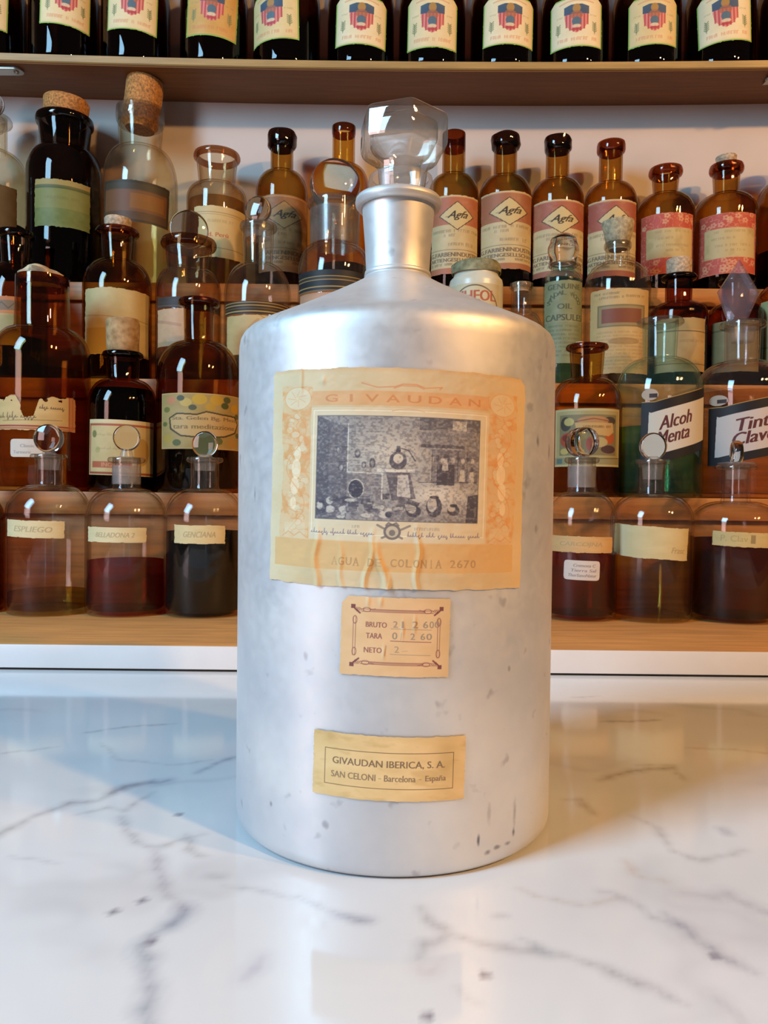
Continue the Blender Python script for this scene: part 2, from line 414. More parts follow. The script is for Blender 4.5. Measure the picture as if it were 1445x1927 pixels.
    faces = q.tolist() + [[per[i], b + i, b + (i + 1) % n, per[(i + 1) % n]] for i in range(n)] + [[b + n - 1 - i for i in range(n)]]
    me = bpy.data.meshes.new('countertop'); me.from_pydata(vs, [], faces); me.update()
    at_ = me.color_attributes.new('print', 'FLOAT_COLOR', 'POINT')
    rg = np.ones((len(vs), 4)); rg[:, :3] = lin((222, 222, 222)); rg[:b, :3] = lin_np(cv.a).reshape(-1, 3)
    at_.data.foreach_set('color', rg.ravel().astype(np.float32))
    m = print_mat(0.09, 'polished_marble', 0.55)
    o = link('countertop', me, m, None, 40)
    return tag(o, 'polished white marble worktop with grey veins under the big canister', 'worktop')
marble()

# white front rail of the cabinet
white = plain('white_lacquer', (222, 216, 212), 0.35, noise=0.04, nscale=20)
shade_dark = plain('gap_shade', (60, 50, 40), 0.9)
tr = box('trim_1', XL, XR, E1, E1 + 0.016, 0.0019, Z1 - 0.0004, white, bev=0.0006); tag(tr, kind='structure')
tr2 = box('trim_shade_strip', XL, XR, E1 + 0.003, E1 + 0.016, 0.00005, 0.0019, shade_dark); tag(tr2, kind='structure')  # dark strip painted in as the shadow line under the rail

# stepped wooden display
oak = plain('pale_wood', (214, 150, 84), 0.55, noise=0.16, nscale=30, bump=0.1, stretch=(0.6, 6, 6))
oak_edge = plain('wood_edge', (200, 128, 62), 0.5, noise=0.2, nscale=26, bump=0.1, stretch=(0.5, 6, 8))
oak_dark = plain('orange_wood', (194, 124, 56), 0.5, noise=0.25, nscale=22, bump=0.1, stretch=(0.5, 5, 8))
st = empty('stepped_display_rack', (0, E1 + .02, 0), 'stepped orange wood display rack carrying four rows of bottles', 'rack')
def board(nm, y0, y1, z0, z1, m, **k):
    o = box(nm, XL, XR, y0, y1, z0, z1, m, None, bev=0.0012); o.parent = st; o.matrix_parent_inverse = Matrix.Translation(st.location).inverted()
    return o
board('tread', E1 + 0.0005, E2 + 0.02, Z1 - 0.0004 - 0.012, Z1, oak).data.materials[0] = oak
board('tread', E2, E3 + 0.015, Z2 - 0.022, Z2, oak_edge)
board('tread', E3, E4 + 0.015, Z3 - 0.022, Z3, oak_edge)
board('tread', E4, WALL - 0.001, Z4 - 0.022, Z4, oak_edge)
board('riser', E2 + 0.006, E2 + 0.018, Z1, Z2 - 0.022, oak_dark)
board('riser', E3 + 0.006, E3 + 0.018, Z2, Z3 - 0.022, oak_dark)
board('riser', E4 + 0.006, E4 + 0.018, Z3, Z4 - 0.022, oak_dark)

# upper shelf: a board that sags a little towards its middle
def sag(x): return 0.0065 * ((x + 0.02) / 0.5) ** 2
def upper_shelf():
    bm = bmesh.new(); n = 60; rows = []
    for i in range(n + 1):
        x = XL + (XR - XL) * i / n; s = sag(x); r = []
        for y, z in ((SH_Y + .0015, SH_Z0), (SH_Y, SH_Z0 + .002), (SH_Y, SH_Z1 - .002), (SH_Y + .0015, SH_Z1), (WALL - .0006, SH_Z1), (WALL - .0006, SH_Z0)):
            r.append(bm.verts.new((x, y, z + s)))
        rows.append(r)
    for a, b in zip(rows, rows[1:]):
        for k in range(6): bm.faces.new((a[k], a[(k + 1) % 6], b[(k + 1) % 6], b[k]))
    bm.faces.new(rows[0]); bm.faces.new(rows[-1][::-1])
    m = plain('brown_shelf_board', (138, 88, 44), 0.6, noise=0.12, nscale=30, bump=0.08, stretch=(0.5, 6, 6))
    o = from_bm('wall_shelf', bm, m, None, 30)
    return tag(o, 'long brown wooden shelf on the wall carrying the row of shield-labelled bottles', 'shelf')
upper_shelf()
def shelf_edge():  # added tan strip stands in for the lit front edge of the board
    bm = bmesh.new(); n = 60; rows = []
    for i in range(n + 1):
        x = XL + (XR - XL) * i / n; q = sag(x)
        rows.append([bm.verts.new((x, y, z + q)) for y, z in ((SH_Y - .0001, SH_Z0 + .0012), (SH_Y - .0016, SH_Z0 + .0024), (SH_Y - .0016, SH_Z1 - .0012), (SH_Y - .0001, SH_Z1 - .0002))])
    for a, b in zip(rows, rows[1:]):
        for k in range(4): bm.faces.new((a[k], a[(k + 1) % 4], b[(k + 1) % 4], b[k]))
    bm.faces.new(rows[0]); bm.faces.new(rows[-1][::-1])
    from_bm('lit_edge_strip', bm, plain('lit_edge_tan', (178, 142, 84), .5, noise=.15, nscale=40, stretch=(.4, 5, 5)), bpy.data.objects['wall_shelf'], 30)
shelf_edge()
steel = plain('steel', (170, 165, 155), 0.3, metal=0.9)
def bracket(x, y, lab, r, ln):
    p = at(x, y, SH_Y + 0.012); z = SH_Z0 + sag(p.x)
    b = empty('shelf_clip', (p.x, SH_Y + 0.016, z - 0.001), lab, 'bracket', 'metal clips under the upper shelf')
    bm = bmesh.new()
    pts = [(r * math.cos(a), r * math.sin(a)) for a in [i * PI / 12 - PI / 2 for i in range(13)]] + [(-ln, r), (-ln, -r)]
    lo = [bm.verts.new((u, v * .9, -0.0022)) for u, v in pts]; hi = [bm.verts.new((u, v * .9, 0.0004)) for u, v in pts]
    bm.faces.new(lo[::-1]); bm.faces.new(hi)
    for i in range(len(pts)): bm.faces.new((lo[i], lo[(i + 1) % len(pts)], hi[(i + 1) % len(pts)], hi[i]))
    from_bm('plate', bm, steel, b)
    lathe('screw', [(0, -.0052), (.0022, -.0046), (.0034, -.003), (.0034, -.0018), (0, -.0018)], steel, b, 20)
    return b
bl = bracket(28, 165, 'metal clip plate with a screw under the left end of the upper shelf', 0.009, 0.05)
br_ = bracket(1447, 190, 'round metal clip under the right end of the upper shelf', 0.016, 0.0)

# ------------------------------------------------------------------ bottles: tools
ROWY = {1: 0.705, 2: 0.803, 3: 0.900, 4: 0.993}
ROWZ = {1: Z1, 2: Z2, 3: Z3, 4: Z4}
def solid_r(wpx, Y): return wpx / 2 / F_PX * Y
class Bot: pass
GA_ = 'slender brown bottles with red-topped diamond labels'
def dome(r0, z0, r1, z1, n=9, p=1.0):
    return [(r1 + (r0 - r1) * math.cos(t) ** p, z0 + (z1 - z0) * math.sin(t)) for t in [PI / 2 * i / n for i in range(n + 1)]]
def bottle_profile(R, zs, zn, rn, rnt, zl, zt, rl, wall=0.0016, base=0.004, p=1.0, thick_lip=True):
    pr = [(0, 0.0012), (R * .75, 0.0008), (R - .003, 0.0), (R - .0009, .0012), (R, .0042)]
    pr += dome(R, zs, rn + .0008, zn, 10, p)
    pr += [(rn, zn + (zl - zn) * .10), (rnt, zl - .0006)]
    lt = zt - zl
    pr += [(rnt, zt - .0004), (rnt - .0003, zt)]
    ri = max(rnt - wall - .0004, .0015); rib = max(rn - wall - .0004, .0015)
    pr += [(ri, zt - .0003), (rib, zn - .0005)]
    ins = dome(R - wall, zs, rib, zn - .0015, 8, p)[::-1]
    pr += ins[1:] + [(R - wall, base + .003), (R - wall - .002, base), (0, base + .002)]
    return pr
def bottle(label, row, cx, w, y_sh, y_nb, w_n, y_lip, y_top, w_lip, mat, w_nt=None, Y=None, zb=None, p=1.0, group=None, name='glass_bottle', cat='bottle', liquid=None, wall=0.0016, lipmat=None, lipwob=0.0):
    b = Bot(); b.Y = Y or ROWY[row]; b.z0 = ROWZ[row] if zb is None else zb
    ym = (y_sh + y_top) / 2
    c = at(cx, y_sh, b.Y); b.x = c.x
    D = math.hypot(c.x, b.Y)
    S = lambda px: px / 2 / F_PX * b.Y * (D / b.Y) ** 0.0
    R = b.R = S(w) / (1 + (S(w) / D) ** 2 * .5)
    Z = lambda y: at(cx, y, b.Y).z - b.z0
    b.Z = Z; b.cx = cx
    b.zs, b.zn, b.zl, b.zt = Z(y_sh), Z(y_nb), Z(y_lip), Z(y_top)
    b.rn = S(w_n); b.rnt = S(w_nt or w_n); b.rl = S(w_lip); b.wall = wall
    b.z0 += .0003; b.root = empty(name, (b.x, b.Y, b.z0), label, cat, group)
    lathe('body', bottle_profile(R, b.zs, b.zn, b.rn, b.rnt, b.zl, b.zt, b.rl, wall, p=p), mat, b.root, 56)
    lt = b.zt - b.zl; lk = b.zt - lt * (.85 if group == GA_ else .66); rl_, rn_ = b.rl, b.rnt + .0001
    bulge = [(rn_, lk - lt * .12), (rn_ + (rl_ - rn_) * .75, lk + lt * .02), (rl_, lk + lt * .2), (rl_, b.zt - lt * .22), (rl_ - (rl_ - rn_) * .25, b.zt + .0001), (rn_ - .0004, b.zt + .0003), (rn_, lk + lt * .3), (rn_, lk - lt * .12)]
    lathe('lip', bulge, lipmat or LIPS.get(mat.name, lip_clear), b.root, 48, wob=lipwob, seed=int(cx), angle=50)
    if liquid:
        lm, ly = liquid; zl = Z(ly) if ly else b.zs
        Ri = R - wall - .0003
        pr = [(0, .0065), (Ri - .002, .0045), (Ri, .0075), (Ri, min(zl, b.zs))]
        if zl > b.zs:
            for r, z in dome(R - wall, b.zs, b.rn, b.zn, 12, p):
                if z < zl: pr.append((r - .0004, z))
            zz = zl
        pr += [(pr[-1][0] - .0005, zl + .0002), (0, zl)]
        lathe('liquid', pr, lm, b.root, 48)
    return b
def ang_of(b, x, y=None, R=None):
    R = R or b.R; d = ray(x, y or 950); dx, dy = d.x, d.y
    A = dx * dx + dy * dy; B = -2 * (dx * b.x + dy * b.Y); C = b.x ** 2 + b.Y ** 2 - R * R
    disc = B * B - 4 * A * C
    t0 = math.atan2(-b.x, b.Y)
    if disc <= 0: return (math.atan2(d.x, d.y) > math.atan2(b.x, b.Y) and 1 or -1) * 1.3 + t0
    t = (-B - math.sqrt(disc)) / (2 * A); px, py = dx * t, dy * t
    return math.atan2(px - b.x, -(py - b.Y))
def put_label(b, cv, x0, x1, yt, yb, rot=0.0, name='paper_label', label=None, R=None, relief=None, mat=None, off=0.0003):
    """x0, x1: where its edges show at mid height; yt, yb: its top and bottom on its own middle"""
    R = R or b.R; ym = (yt + yb) / 2
    a0, a1 = ang_of(b, x0, ym, R), ang_of(b, x1, ym, R); am = (a0 + a1) / 2
    Yf = b.Y - R * math.cos(am); Xf = b.x + R * math.sin(am)
    if b is not can and not getattr(cv, 'aged', False): cv.a = cv.a * np.array((.90, .86, .77)); cv.aged = True
    def z(y):
        best = at((x0 + x1) / 2, y, Yf).z; return best - b.z0
    return wrap(name, cv, b.root, R, a0, a1, z(yb), z(yt), mat, off, relief, rot, label)

cork_m = plain('cork', (212, 142, 72), 0.85, noise=0.45, nscale=380, bump=0.6)
cork_p = plain('pale_cork', (214, 184, 150), 0.85, noise=0.35, nscale=300, bump=0.6)
def cork(b, wb, wt, y0, y1, tilt=0.0, mat=None, name='cork_stopper', seed=1, dx=0.0):
    rb, rt = wb / 2 / F_PX * b.Y, wt / 2 / F_PX * b.Y; h = b.Z(y1) - b.Z(y0)
    ri = max(b.rnt - b.wall - .0008, .002)
    pr = [(0, -.006), (min(rb * .8, ri), -.006), (min(rb * .92, ri), -.0005), (rb, .0008)]
    pr += [(rb + (rt - rb) * t, h * t) for t in (.3, .6, .9)] + [(rt * .93, h), (0, h + .0004)]
    return lathe(name, pr, mat or cork_m, b.root, 32, (dx, 0, b.Z(y0)), Euler((0, tilt, 0)), wob=.018, seed=seed, angle=60)
ball_glass = solid_glass('stopper_glass', (.97, .96, .95))
flat_glass = glass('flat_disc_glass', (.95, .94, .93), .03, 9, haze=.02, f0=.06, edge=2.0)
frost = glass('ground_glass', (.92, .91, .90), 0.25, 2.0, haze=0.13, hazec=(215, 205, 198))
def disc(b, w, y0, y1, th=0.006, turn=0.0, plug=0.016, mat=None, bulge=0.35, flange=None, tilt=0.0):
    """upright flattened glass disc on a ground plug"""
    r = w / 2 / F_PX * b.Y; zc = b.Z((y0 + y1) / 2)
    n = 8; pr = [(0, -th * .5)]
    for i in range(n + 1):
        t = -PI / 2 + PI * i / n; pr.append((r - .0022 + .0022 * math.cos(t), th * .5 * math.sin(t)))
    pr.append((0, th * .5))
    o = lathe('stopper', pr, mat or ball_glass, b.root, 44, (0, 0, zc), (PI / 2, tilt, turn), angle=70)
    rp = b.rnt - b.wall - .0007; zt = b.zt
    pp = [(0, -plug), (rp * .86, -plug), (rp, -.0005)]
    if flange: pp += [(flange / 2 / F_PX * b.Y, .0008), (flange / 2 / F_PX * b.Y, .0022)]
    up = max(zc - r - zt, 0.0) + r * .12
    pp += [(rp * .62, .0030 if flange else .0012), (min(rp * .45, r * .55), max(up, .003)), (0, max(up, .003) + .0002)]
    q = lathe('stopper_plug', pp, frost, o, 32, (0, 0, 0), angle=50)
    q.parent = o; q.matrix_parent_inverse = (Matrix.Translation((0, 0, zc)) @ Euler((PI / 2, tilt, turn)).to_matrix().to_4x4()).inverted()
    q.location = (0, 0, zt)
    return o

# ------------------------------------------------------------------ the canister
can = Bot(); can.Y = 0.3200; can.x = 0.0046; can.R = 0.0641; can.z0 = 0.0; can.cx = 742
def can_metal():
    m, nt, out = new_mat('worn_aluminium'); N = nt.nodes.new; L = nt.links.new
    p = N('ShaderNodeBsdfPrincipled'); L(p.outputs[0], out.inputs[0])
    tc = N('ShaderNodeTexCoord')
    def noise(s, det=4, st=(1, 1, 1)):
        mp = N('ShaderNodeMapping'); mp.inputs['Scale'].default_value = st; L(tc.outputs['Object'], mp.inputs[0])
        n = N('ShaderNodeTexNoise'); n.inputs['Scale'].default_value = s; n.inputs['Detail'].default_value = det; L(mp.outputs[0], n.inputs['Vector']); return n
    def mrange(src, a, b, c=0, d=1):
        r = N('ShaderNodeMapRange'); r.inputs[1].default_value = a; r.inputs[2].default_value = b; r.inputs[3].default_value = c; r.inputs[4].default_value = d
        L(src, r.inputs[0]); return r
    big = noise(22); fine = noise(260, 3); spot = noise(120, 2); spot2 = noise(45, 3)
    m1 = N('ShaderNodeMix'); m1.data_type = 'RGBA'; L(mrange(big.outputs['Fac'], .35, .7).outputs[0], m1.inputs[0])
    m1.inputs[6].default_value = (*lin((206, 205, 206)), 1); m1.inputs[7].default_value = (*lin((232, 228, 222)), 1)
    sp = mrange(spot.outputs['Fac'], .66, .74, 0, .35)
    m2 = N('ShaderNodeMix'); m2.data_type = 'RGBA'; L(sp.outputs[0], m2.inputs[0]); L(m1.outputs[2], m2.inputs[6]); m2.inputs[7].default_value = (*lin((120, 112, 118)), 1)
    src = m2.outputs[2]
    # dents and black scuffs of the can, each at its own place on the metal
    wob = noise(400, 2)
    for (x, y, rx, rz, k) in ((900, 1582, .0007, .0022, .8), (966, 1565, .0008, .0016, .7), (955, 1587, .0016, .0008, .6), (935, 1594, .0016, .0008, .6), (918, 1604, .0014, .0009, .6), (968, 1530, .0010, .0050, .35), (920, 1530, .0010, .0040, .25), (612, 1552, .0015, .0014, .4), (1012, 830, .0012, .0025, .5), (1033, 850, .0015, .0030, .45), (480, 930, .0010, .0030, .35), (510, 1513, .0008, .0010, .5), (958, 1258, .0008, .0012, .4), (575, 1235, .0010, .0016, .3)):
        d = ray(x, y); A = d.x ** 2 + d.y ** 2; B = -2 * (d.x * can.x + d.y * can.Y); C = can.x ** 2 + can.Y ** 2 - can.R ** 2
        t = (-B - math.sqrt(max(B * B - 4 * A * C, 0))) / (2 * A); P = (d.x * t - can.x, d.y * t - can.Y, CAM_Z + d.z * t)
        sb = N('ShaderNodeVectorMath'); sb.operation = 'SUBTRACT'; L(tc.outputs['Object'], sb.inputs[0]); sb.inputs[1].default_value = P
        ml = N('ShaderNodeVectorMath'); ml.operation = 'MULTIPLY'; L(sb.outputs[0], ml.inputs[0]); ml.inputs[1].default_value = (1 / rx, 1 / rx, 1 / rz)
        ln = N('ShaderNodeVectorMath'); ln.operation = 'LENGTH'; L(ml.outputs[0], ln.inputs[0])
        ad = N('ShaderNodeMath'); ad.operation = 'ADD'; L(ln.outputs['Value'], ad.inputs[0]); L(wob.outputs['Fac'], ad.inputs[1])
        r_ = mrange(ad.outputs[0], .8, 1.7, k, 0); mm = N('ShaderNodeMix'); mm.data_type = 'RGBA'; L(r_.outputs[0], mm.inputs[0]); L(src, mm.inputs[6]); mm.inputs[7].default_value = (*lin((74, 64, 76)), 1); src = mm.outputs[2]
    L(src, p.inputs['Base Color'])
    p.inputs['Metallic'].default_value = 0.60
    r = mrange(fine.outputs['Fac'], .3, .7, .43, .52); L(r.outputs[0], p.inputs['Roughness'])
    b = N('ShaderNodeBump'); b.inputs['Strength'].default_value = 0.12; b.inputs['Distance'].default_value = 0.0005
    L(spot2.outputs['Fac'], b.inputs['Height']); L(b.outputs[0], p.inputs['Normal'])
    return m
alu = can_metal()
croot = can.root = empty('metal_canister', (can.x, can.Y, 0), 'large white-grey aluminium canister with three paper labels standing on the marble', 'canister')
R = can.R
prof = [(0, .0018), (.0610, .0012), (.0610, .0009), (.0630, .0010), (.0639, .0022), (.06408, .005), (R, .008)] + [(R, z) for z in (.05, .1, .15, .1850)]
prof += [(.0640, .1880), (.0635, .1905), (.0624, .1925), (.0604, .1943), (.0570, .1962), (.045, .2018), (.030, .2092), (.020, .2144), (.0148, .2174), (.0135, .2190), (.0130, .2215), (.0136, .232), (.0148, .2465), (.0150, .2490)]
prof += [(.0140, .2490), (.0126, .2200)]
lathe('body', prof, alu, croot, 128, wob=0.0010, seed=4, angle=60)
tor = [(.0159 + .0019 * math.cos(t), .2492 + .0023 * math.sin(t)) for t in [2 * PI * i / 12 for i in range(13)]]
lathe('collar', tor, alu, croot, 64, wob=0.006, seed=9, angle=80)
lathe('weld_seam', [(.0132, .2188), (.0138, .2196), (.0135, .2210), (.0131, .2212)], alu, croot, 64, wob=.004, seed=2, angle=80)
# glass liner lip and faceted stopper
clear_thick = solid_glass('clear_glass', (.985, .985, .975), 0.0, 1.5)
liner = lathe('glass_lip', [(.0116, .2440), (.0134, .2440), (.0135, .2575), (.0130, .2598), (.0119, .2602), (.0116, .2590)], frost, croot, 56, angle=50); liner.location = (.0008, 0, 0)
liner.data.polygons  # open ring of the inner flask's mouth
clear_shell = glass('clear_shell_glass', (.94, .935, .92), 0.03, 5.0, haze=.035, hazec=(235, 232, 225), f0=.11, edge=1.6)
bm = bmesh.new()
HEX = 0.0192; dl = math.radians(9)
def ring(r, z, n=6, off=0.0): return [bm.verts.new((r * math.sin(dl + 2 * PI * k / n + off), -r * math.cos(dl + 2 * PI * k / n + off), z)) for k in range(n)]
rings = [ring(.0092, .2480), ring(.0108, .2605), ring(.0112, .2650), ring(HEX * .90, .2690), ring(HEX, .2715), ring(HEX, .2825), ring(HEX * .94, .2845), ring(HEX * .6, .2862)]
bm.faces.new(rings[0][::-1]); bm.faces.new(rings[-1])
for a, b_ in zip(rings, rings[1:]):
    for k in range(6): bm.faces.new((a[k], a[(k + 1) % 6], b_[(k + 1) % 6], b_[k]))
HI = HEX - .0042                                  # inner skin added to the stopper: solid glass came out too dark
ri_ = [ring(.0066, .2500), ring(.0080, .2610), ring(.0082, .2665), ring(HI * .9, .2712), ring(HI, .2735), ring(HI, .2805), ring(HI * .9, .2822), ring(HI * .5, .2830)]
bm.faces.new(ri_[0]); bm.faces.new(ri_[-1][::-1])
for a, b_ in zip(ri_, ri_[1:]):
    for k in range(6): bm.faces.new((a[k], b_[k], b_[(k + 1) % 6], a[(k + 1) % 6]))
bmesh.ops.bevel(bm, geom=[e for e in bm.edges], offset=.0011, segments=2, affect='EDGES', profile=.5)
sto = from_bm('stopper', bm, clear_shell, croot, 40); sto['label'] = 'clear six-sided glass stopper in the neck'
sto.rotation_euler = (0, math.radians(1.0), 0); sto.location = (-.0030, 0, 0)

INK = (150, 112, 84)
def can_label_main():
    cv = Canvas(474, 420, (216, 188, 144), 1.3, 6, 5)
    W, H = 474, 420; X, Y = cv.X, cv.Y
    n = vnoise(cv.ny, cv.nx, 4, 11, 4)
    cv.mix(np.clip((60 - X) / 60, 0, 1) * .6, (220, 204, 168)); cv.mix(np.clip((n - .5) * 3, 0, 1), (206, 172, 120), .4)
    for x0, x1 in ((12, 96), (384, 462)):     # faint inner ground of the ornament
        pass
    og = (218, 158, 98); og2 = (222, 176, 124); cr = (222, 198, 158)
    fine = vnoise(cv.ny, cv.nx, 26, 15, 4); curl = vnoise(cv.ny, cv.nx, 12, 19, 3)
    for (x0, x1, sgn, sd) in ((26, 88, 1, 3), (388, 452, -1, 8)):
        m = cv.soft(np.maximum(np.maximum(x0 - X, X - x1), np.maximum(36 - Y, Y - 330)) + (curl - .5) * 12)
        cv.mix(m, og2, .55)
        cv.mix(m * np.clip((fine - .48) * 7, 0, 1), og, .9)
        cv.mix(m * np.clip(1 - np.abs(curl - .5) * 26, 0, 1), (222, 146, 84), .6)
        xc = (x0 + x1) / 2; rnd = random.Random(sd)
        cv.ell(xc + 1 * sgn, 58, 27, 22, cr, .9); cv.ell(xc + sgn, 58, 27, 22, (222, 156, 96), .7, ring=1.2)
        for k in range(7):
            a = k * .9; cv.line([(xc + 4 * math.cos(a), 58 + 4 * math.sin(a)), (xc + 20 * math.cos(a + .5), 58 + 16 * math.sin(a + .5))], (224, 160, 104), 1.6, .6)
        # scroll work: leaves and garlands standing in for the printed ornament
        for k in range(26):
            yy = 92 + k * 9; xx = xc + 17 * math.sin(k * .8 + sd) * rnd.uniform(.6, 1.2)
            cv.ell(xx, yy, rnd.uniform(4, 9), rnd.uniform(4, 8), cr, rnd.uniform(.4, .8))
            cv.line([(xx + 9 * math.cos(t * .6 + k), yy + 7 * math.sin(t * .6 + k)) for t in range(7)], (218, 140, 78), 1.2, .6)
        for k, (oy, rr) in enumerate(((165, 9), (195, 12), (228, 11), (262, 8))):
            cv.ell(xc + (6 - 4 * k) * sgn * .6, oy, rr * .8, rr * 1.6, (244, 222, 184), .6)
        cv.line([(xc + 20 * math.sin(t * .35), 85 + t * 8) for t in range(30)], (222, 146, 84), 2, .55)
        cv.rect(xc - 22, 300, xc + 22, 330, cr, .5); cv.line([(xc - 26, 328), (xc - 12, 318), (xc, 326), (xc + 12, 318), (xc + 26, 328)], (222, 152, 92), 1.6, .8)
    cv.rect(88, 45, 388, 72, (220, 166, 112), .95); cv.line([(88, 45), (388, 45)], (226, 160, 104), 1, .7)
    cv.mono('GIVAUDAN', 106, 378, 52, 66, (206, 132, 80), .8, bold=.9, fill=.62)
    cv.line([(174, 30), (200, 38), (228, 36), (240, 31), (262, 31), (276, 37), (304, 34), (300, 38)], (214, 140, 92), 2.2, .8)
    cv.line([(226, 39), (238, 34), (264, 34), (274, 39)], (214, 140, 92), 2, .8)
    cv.rect(87, 76, 390, 330, (220, 200, 164), .85)
    for i, (c, t) in enumerate((((226, 184, 134), 1), ((244, 226, 192), 1.5), ((226, 190, 142), .8))):
        cv.frame(89 + i * 3, 79 + i * 3, 388 - i * 3, 328 - i * 10 if i else 330, c, t, .8)
    cv.line([(224, 82), (236, 79), (250, 77), (264, 79), (276, 82)], (214, 160, 112), 1.4, .7)
    # grey engraved picture: a plain still-room with shelf, bench, arch and jars
    x0, y0, x1, y1 = 99, 92, 373, 290; PW, PH = x1 - x0, y1 - y0
    dk = (96, 90, 92); md = (150, 140, 132); lt = (204, 190, 170)
    cv.rect(x0, y0, x1, y1, md)
    pm = cv.soft(np.maximum(np.maximum(x0 - X, X - x1), np.maximum(y0 - Y, Y - y1)))
    def q(u, v): return (x0 + u * PW, y0 + v * PH)
    glow = np.exp(-(((X - x0 - .45 * PW) / (PW * .24)) ** 2 + ((Y - y0 - .36 * PH) / (PH * .26)) ** 2)); cv.mix(pm * glow, (216, 198, 172), .85)
    floor = np.exp(-(((X - x0 - .74 * PW) / (PW * .22)) ** 2 + ((Y - y0 - .74 * PH) / (PH * .13)) ** 2)); cv.mix(pm * floor, (222, 208, 186), .95)
    cv.poly([q(0, 0), q(.08, .05), q(.08, .95), q(0, 1)], dk, .8)
    cv.poly([q(.08, .05), q(.20, .12), q(.20, .60), q(.08, .62)], (108, 100, 102), .7)
    cv.poly([q(0, .62), q(.20, .58), q(.20, 1), q(0, 1)], (92, 86, 92), .6)
    cv.rect(*q(.62, 0), *q(1, .12), dk, .6); cv.rect(*q(.82, .02), *q(.91, .12), lt, .9)
    cv.poly([q(.60, .16), q(.76, .10), q(1, .12), q(1, .26), q(.64, .26)], (146, 136, 130), .8)
    cv.rect(*q(.63, .255), *q(.90, .285), (88, 82, 86), .8); cv.rect(*q(.70, .30), *q(.99, .62), (128, 118, 116), .7)
    cv.rect(*q(.73, .44), *q(.84, .64), (78, 72, 80), .85)
    for k in range(9): cv.ell(*q(.70 + k * .032, .40 - .02 * (k % 2)), 3.2, 5.5, (96, 88, 92) if k % 2 else lt, .8)
    cv.poly([q(.20, .54), q(.41, .55), q(.41, .78), q(.20, .74)], (150, 138, 130), .9); cv.line([q(.20, .08), q(.20, .54), q(.41, .55), q(.41, .80)], (225, 212, 190), 1.8, .9)
    cv.ell(*q(.255, .70), 12, 17, (70, 66, 74), .95); cv.ell(*q(.255, .70), 13, 18, (214, 200, 178), .8, ring=1.5)
    for u, v, rx, ry in ((.26, .36, 5, 9), (.35, .45, 5, 10), (.14, .33, 4, 8), (.16, .50, 6, 10), (.30, .47, 4, 7)):
        cv.ell(*q(u, v), rx, ry, (104, 96, 98), .9); cv.ell(*q(u, v), rx * .5, ry * .5, lt, .7)
    # bench with a big still and a heap of cloth in the middle
    cv.poly([q(.38, .50), q(.60, .50), q(.60, .53), q(.38, .53)], (226, 212, 190), .9)
    cv.ell(*q(.50, .42), 14, 17, (94, 86, 90), .85); cv.ell(*q(.50, .40), 8, 9, (224, 208, 182), .9); cv.poly([q(.485, .34), q(.515, .34), q(.51, .28), q(.49, .28)], (80, 74, 80), .9)
    cv.line([q(.51, .30), q(.56, .32), q(.60, .42)], (80, 74, 80), 2, .8)
    cv.poly([q(.43, .53), q(.57, .53), q(.61, .78), q(.47, .80)], (112, 102, 104), .85); cv.poly([q(.50, .56), q(.56, .55), q(.58, .77), q(.50, .76)], (218, 204, 184), .8)
    rnd = random.Random(3)
    for k in range(26):
        u, v = rnd.uniform(.04, .58), rnd.uniform(.80, .96); cv.ell(*q(u, v), rnd.uniform(5, 11), rnd.uniform(3, 7), rnd.choice(((78, 72, 80), (210, 196, 176), (120, 110, 110))), .8)
    for u, v, rx, ry in ((.72, .85, 13, 20), (.60, .90, 12, 11), (.84, .88, 11, 10), (.04, .89, 9, 12)):
        cv.ell(*q(u, v), rx, ry, (84, 78, 84), .9); cv.ell(*q(u - .012, v - .02), rx * .6, ry * .7, (208, 194, 174), .85); cv.ell(*q(u, v - ry / PH * .9), rx * .6, 3, (70, 64, 72), .9)
    cv.poly([q(.93, .74), q(1, .72), q(1, 1), q(.92, 1)], (80, 74, 82), .9)
    for k in range(14):                       # crate, rag and bowl shapes by the hearth and under the shelf
        u, v = rnd.uniform(.22, .6), rnd.uniform(.76, .9); a = rnd.uniform(-.4, .4); w2, h2 = rnd.uniform(4, 10), rnd.uniform(3, 7)
        P_ = [(w2 * i * math.cos(a) - h2 * j * math.sin(a), w2 * i * math.sin(a) + h2 * j * math.cos(a)) for i, j in ((-1, -1), (1, -1), (1, 1), (-1, 1))]; cx_, cy_ = q(u, v)
        cv.poly([(cx_ + x, cy_ + y) for x, y in P_], rnd.choice(((196, 182, 162), (112, 102, 102), (86, 80, 84))), .75)
        cv.line([(cx_ + x, cy_ + y) for x, y in P_ + P_[:1]], (74, 68, 74), .9, .7)
    for k in range(16): cv.line([q(.22, .10 + k * .025), q(.24 + .18 * rnd.random(), .10 + k * .025)], (124, 114, 110), .8, .5)
    for k in range(7): cv.line([q(.21, .57 + k * .03), q(.41, .575 + k * .03)], (108, 98, 98), .8, .6)
    for u0, v0, u1, v1 in ((.08, .30, .20, .30), (.08, .45, .20, .44), (.63, .62, .99, .60), (.70, .31, .70, .60), (.86, .31, .86, .60), (.92, .31, .92, .60)): cv.line([q(u0, v0), q(u1, v1)], (82, 76, 82), 1.4, .8)
    for k in range(10): cv.line([q(.62 + k * .03, .13 + .004 * k), q(.65 + k * .032, .25)], (116, 108, 106), .9, .6)
    for u, v in ((.89, .50), (.95, .52), (.78, .40)): cv.poly([q(u - .02, v + .10), q(u + .02, v + .10), q(u + .012, v - .02), q(u - .012, v - .02)], (206, 192, 172), .8); cv.ell(*q(u, v - .04), 4, 4.5, (96, 88, 90), .9)
    hat = ((X * .9 + Y * 1.3) % 3.2 < 1.2).astype(float); fn = vnoise(cv.ny, cv.nx, 120, 44, 2)
    lum = cv.a.mean(-1)
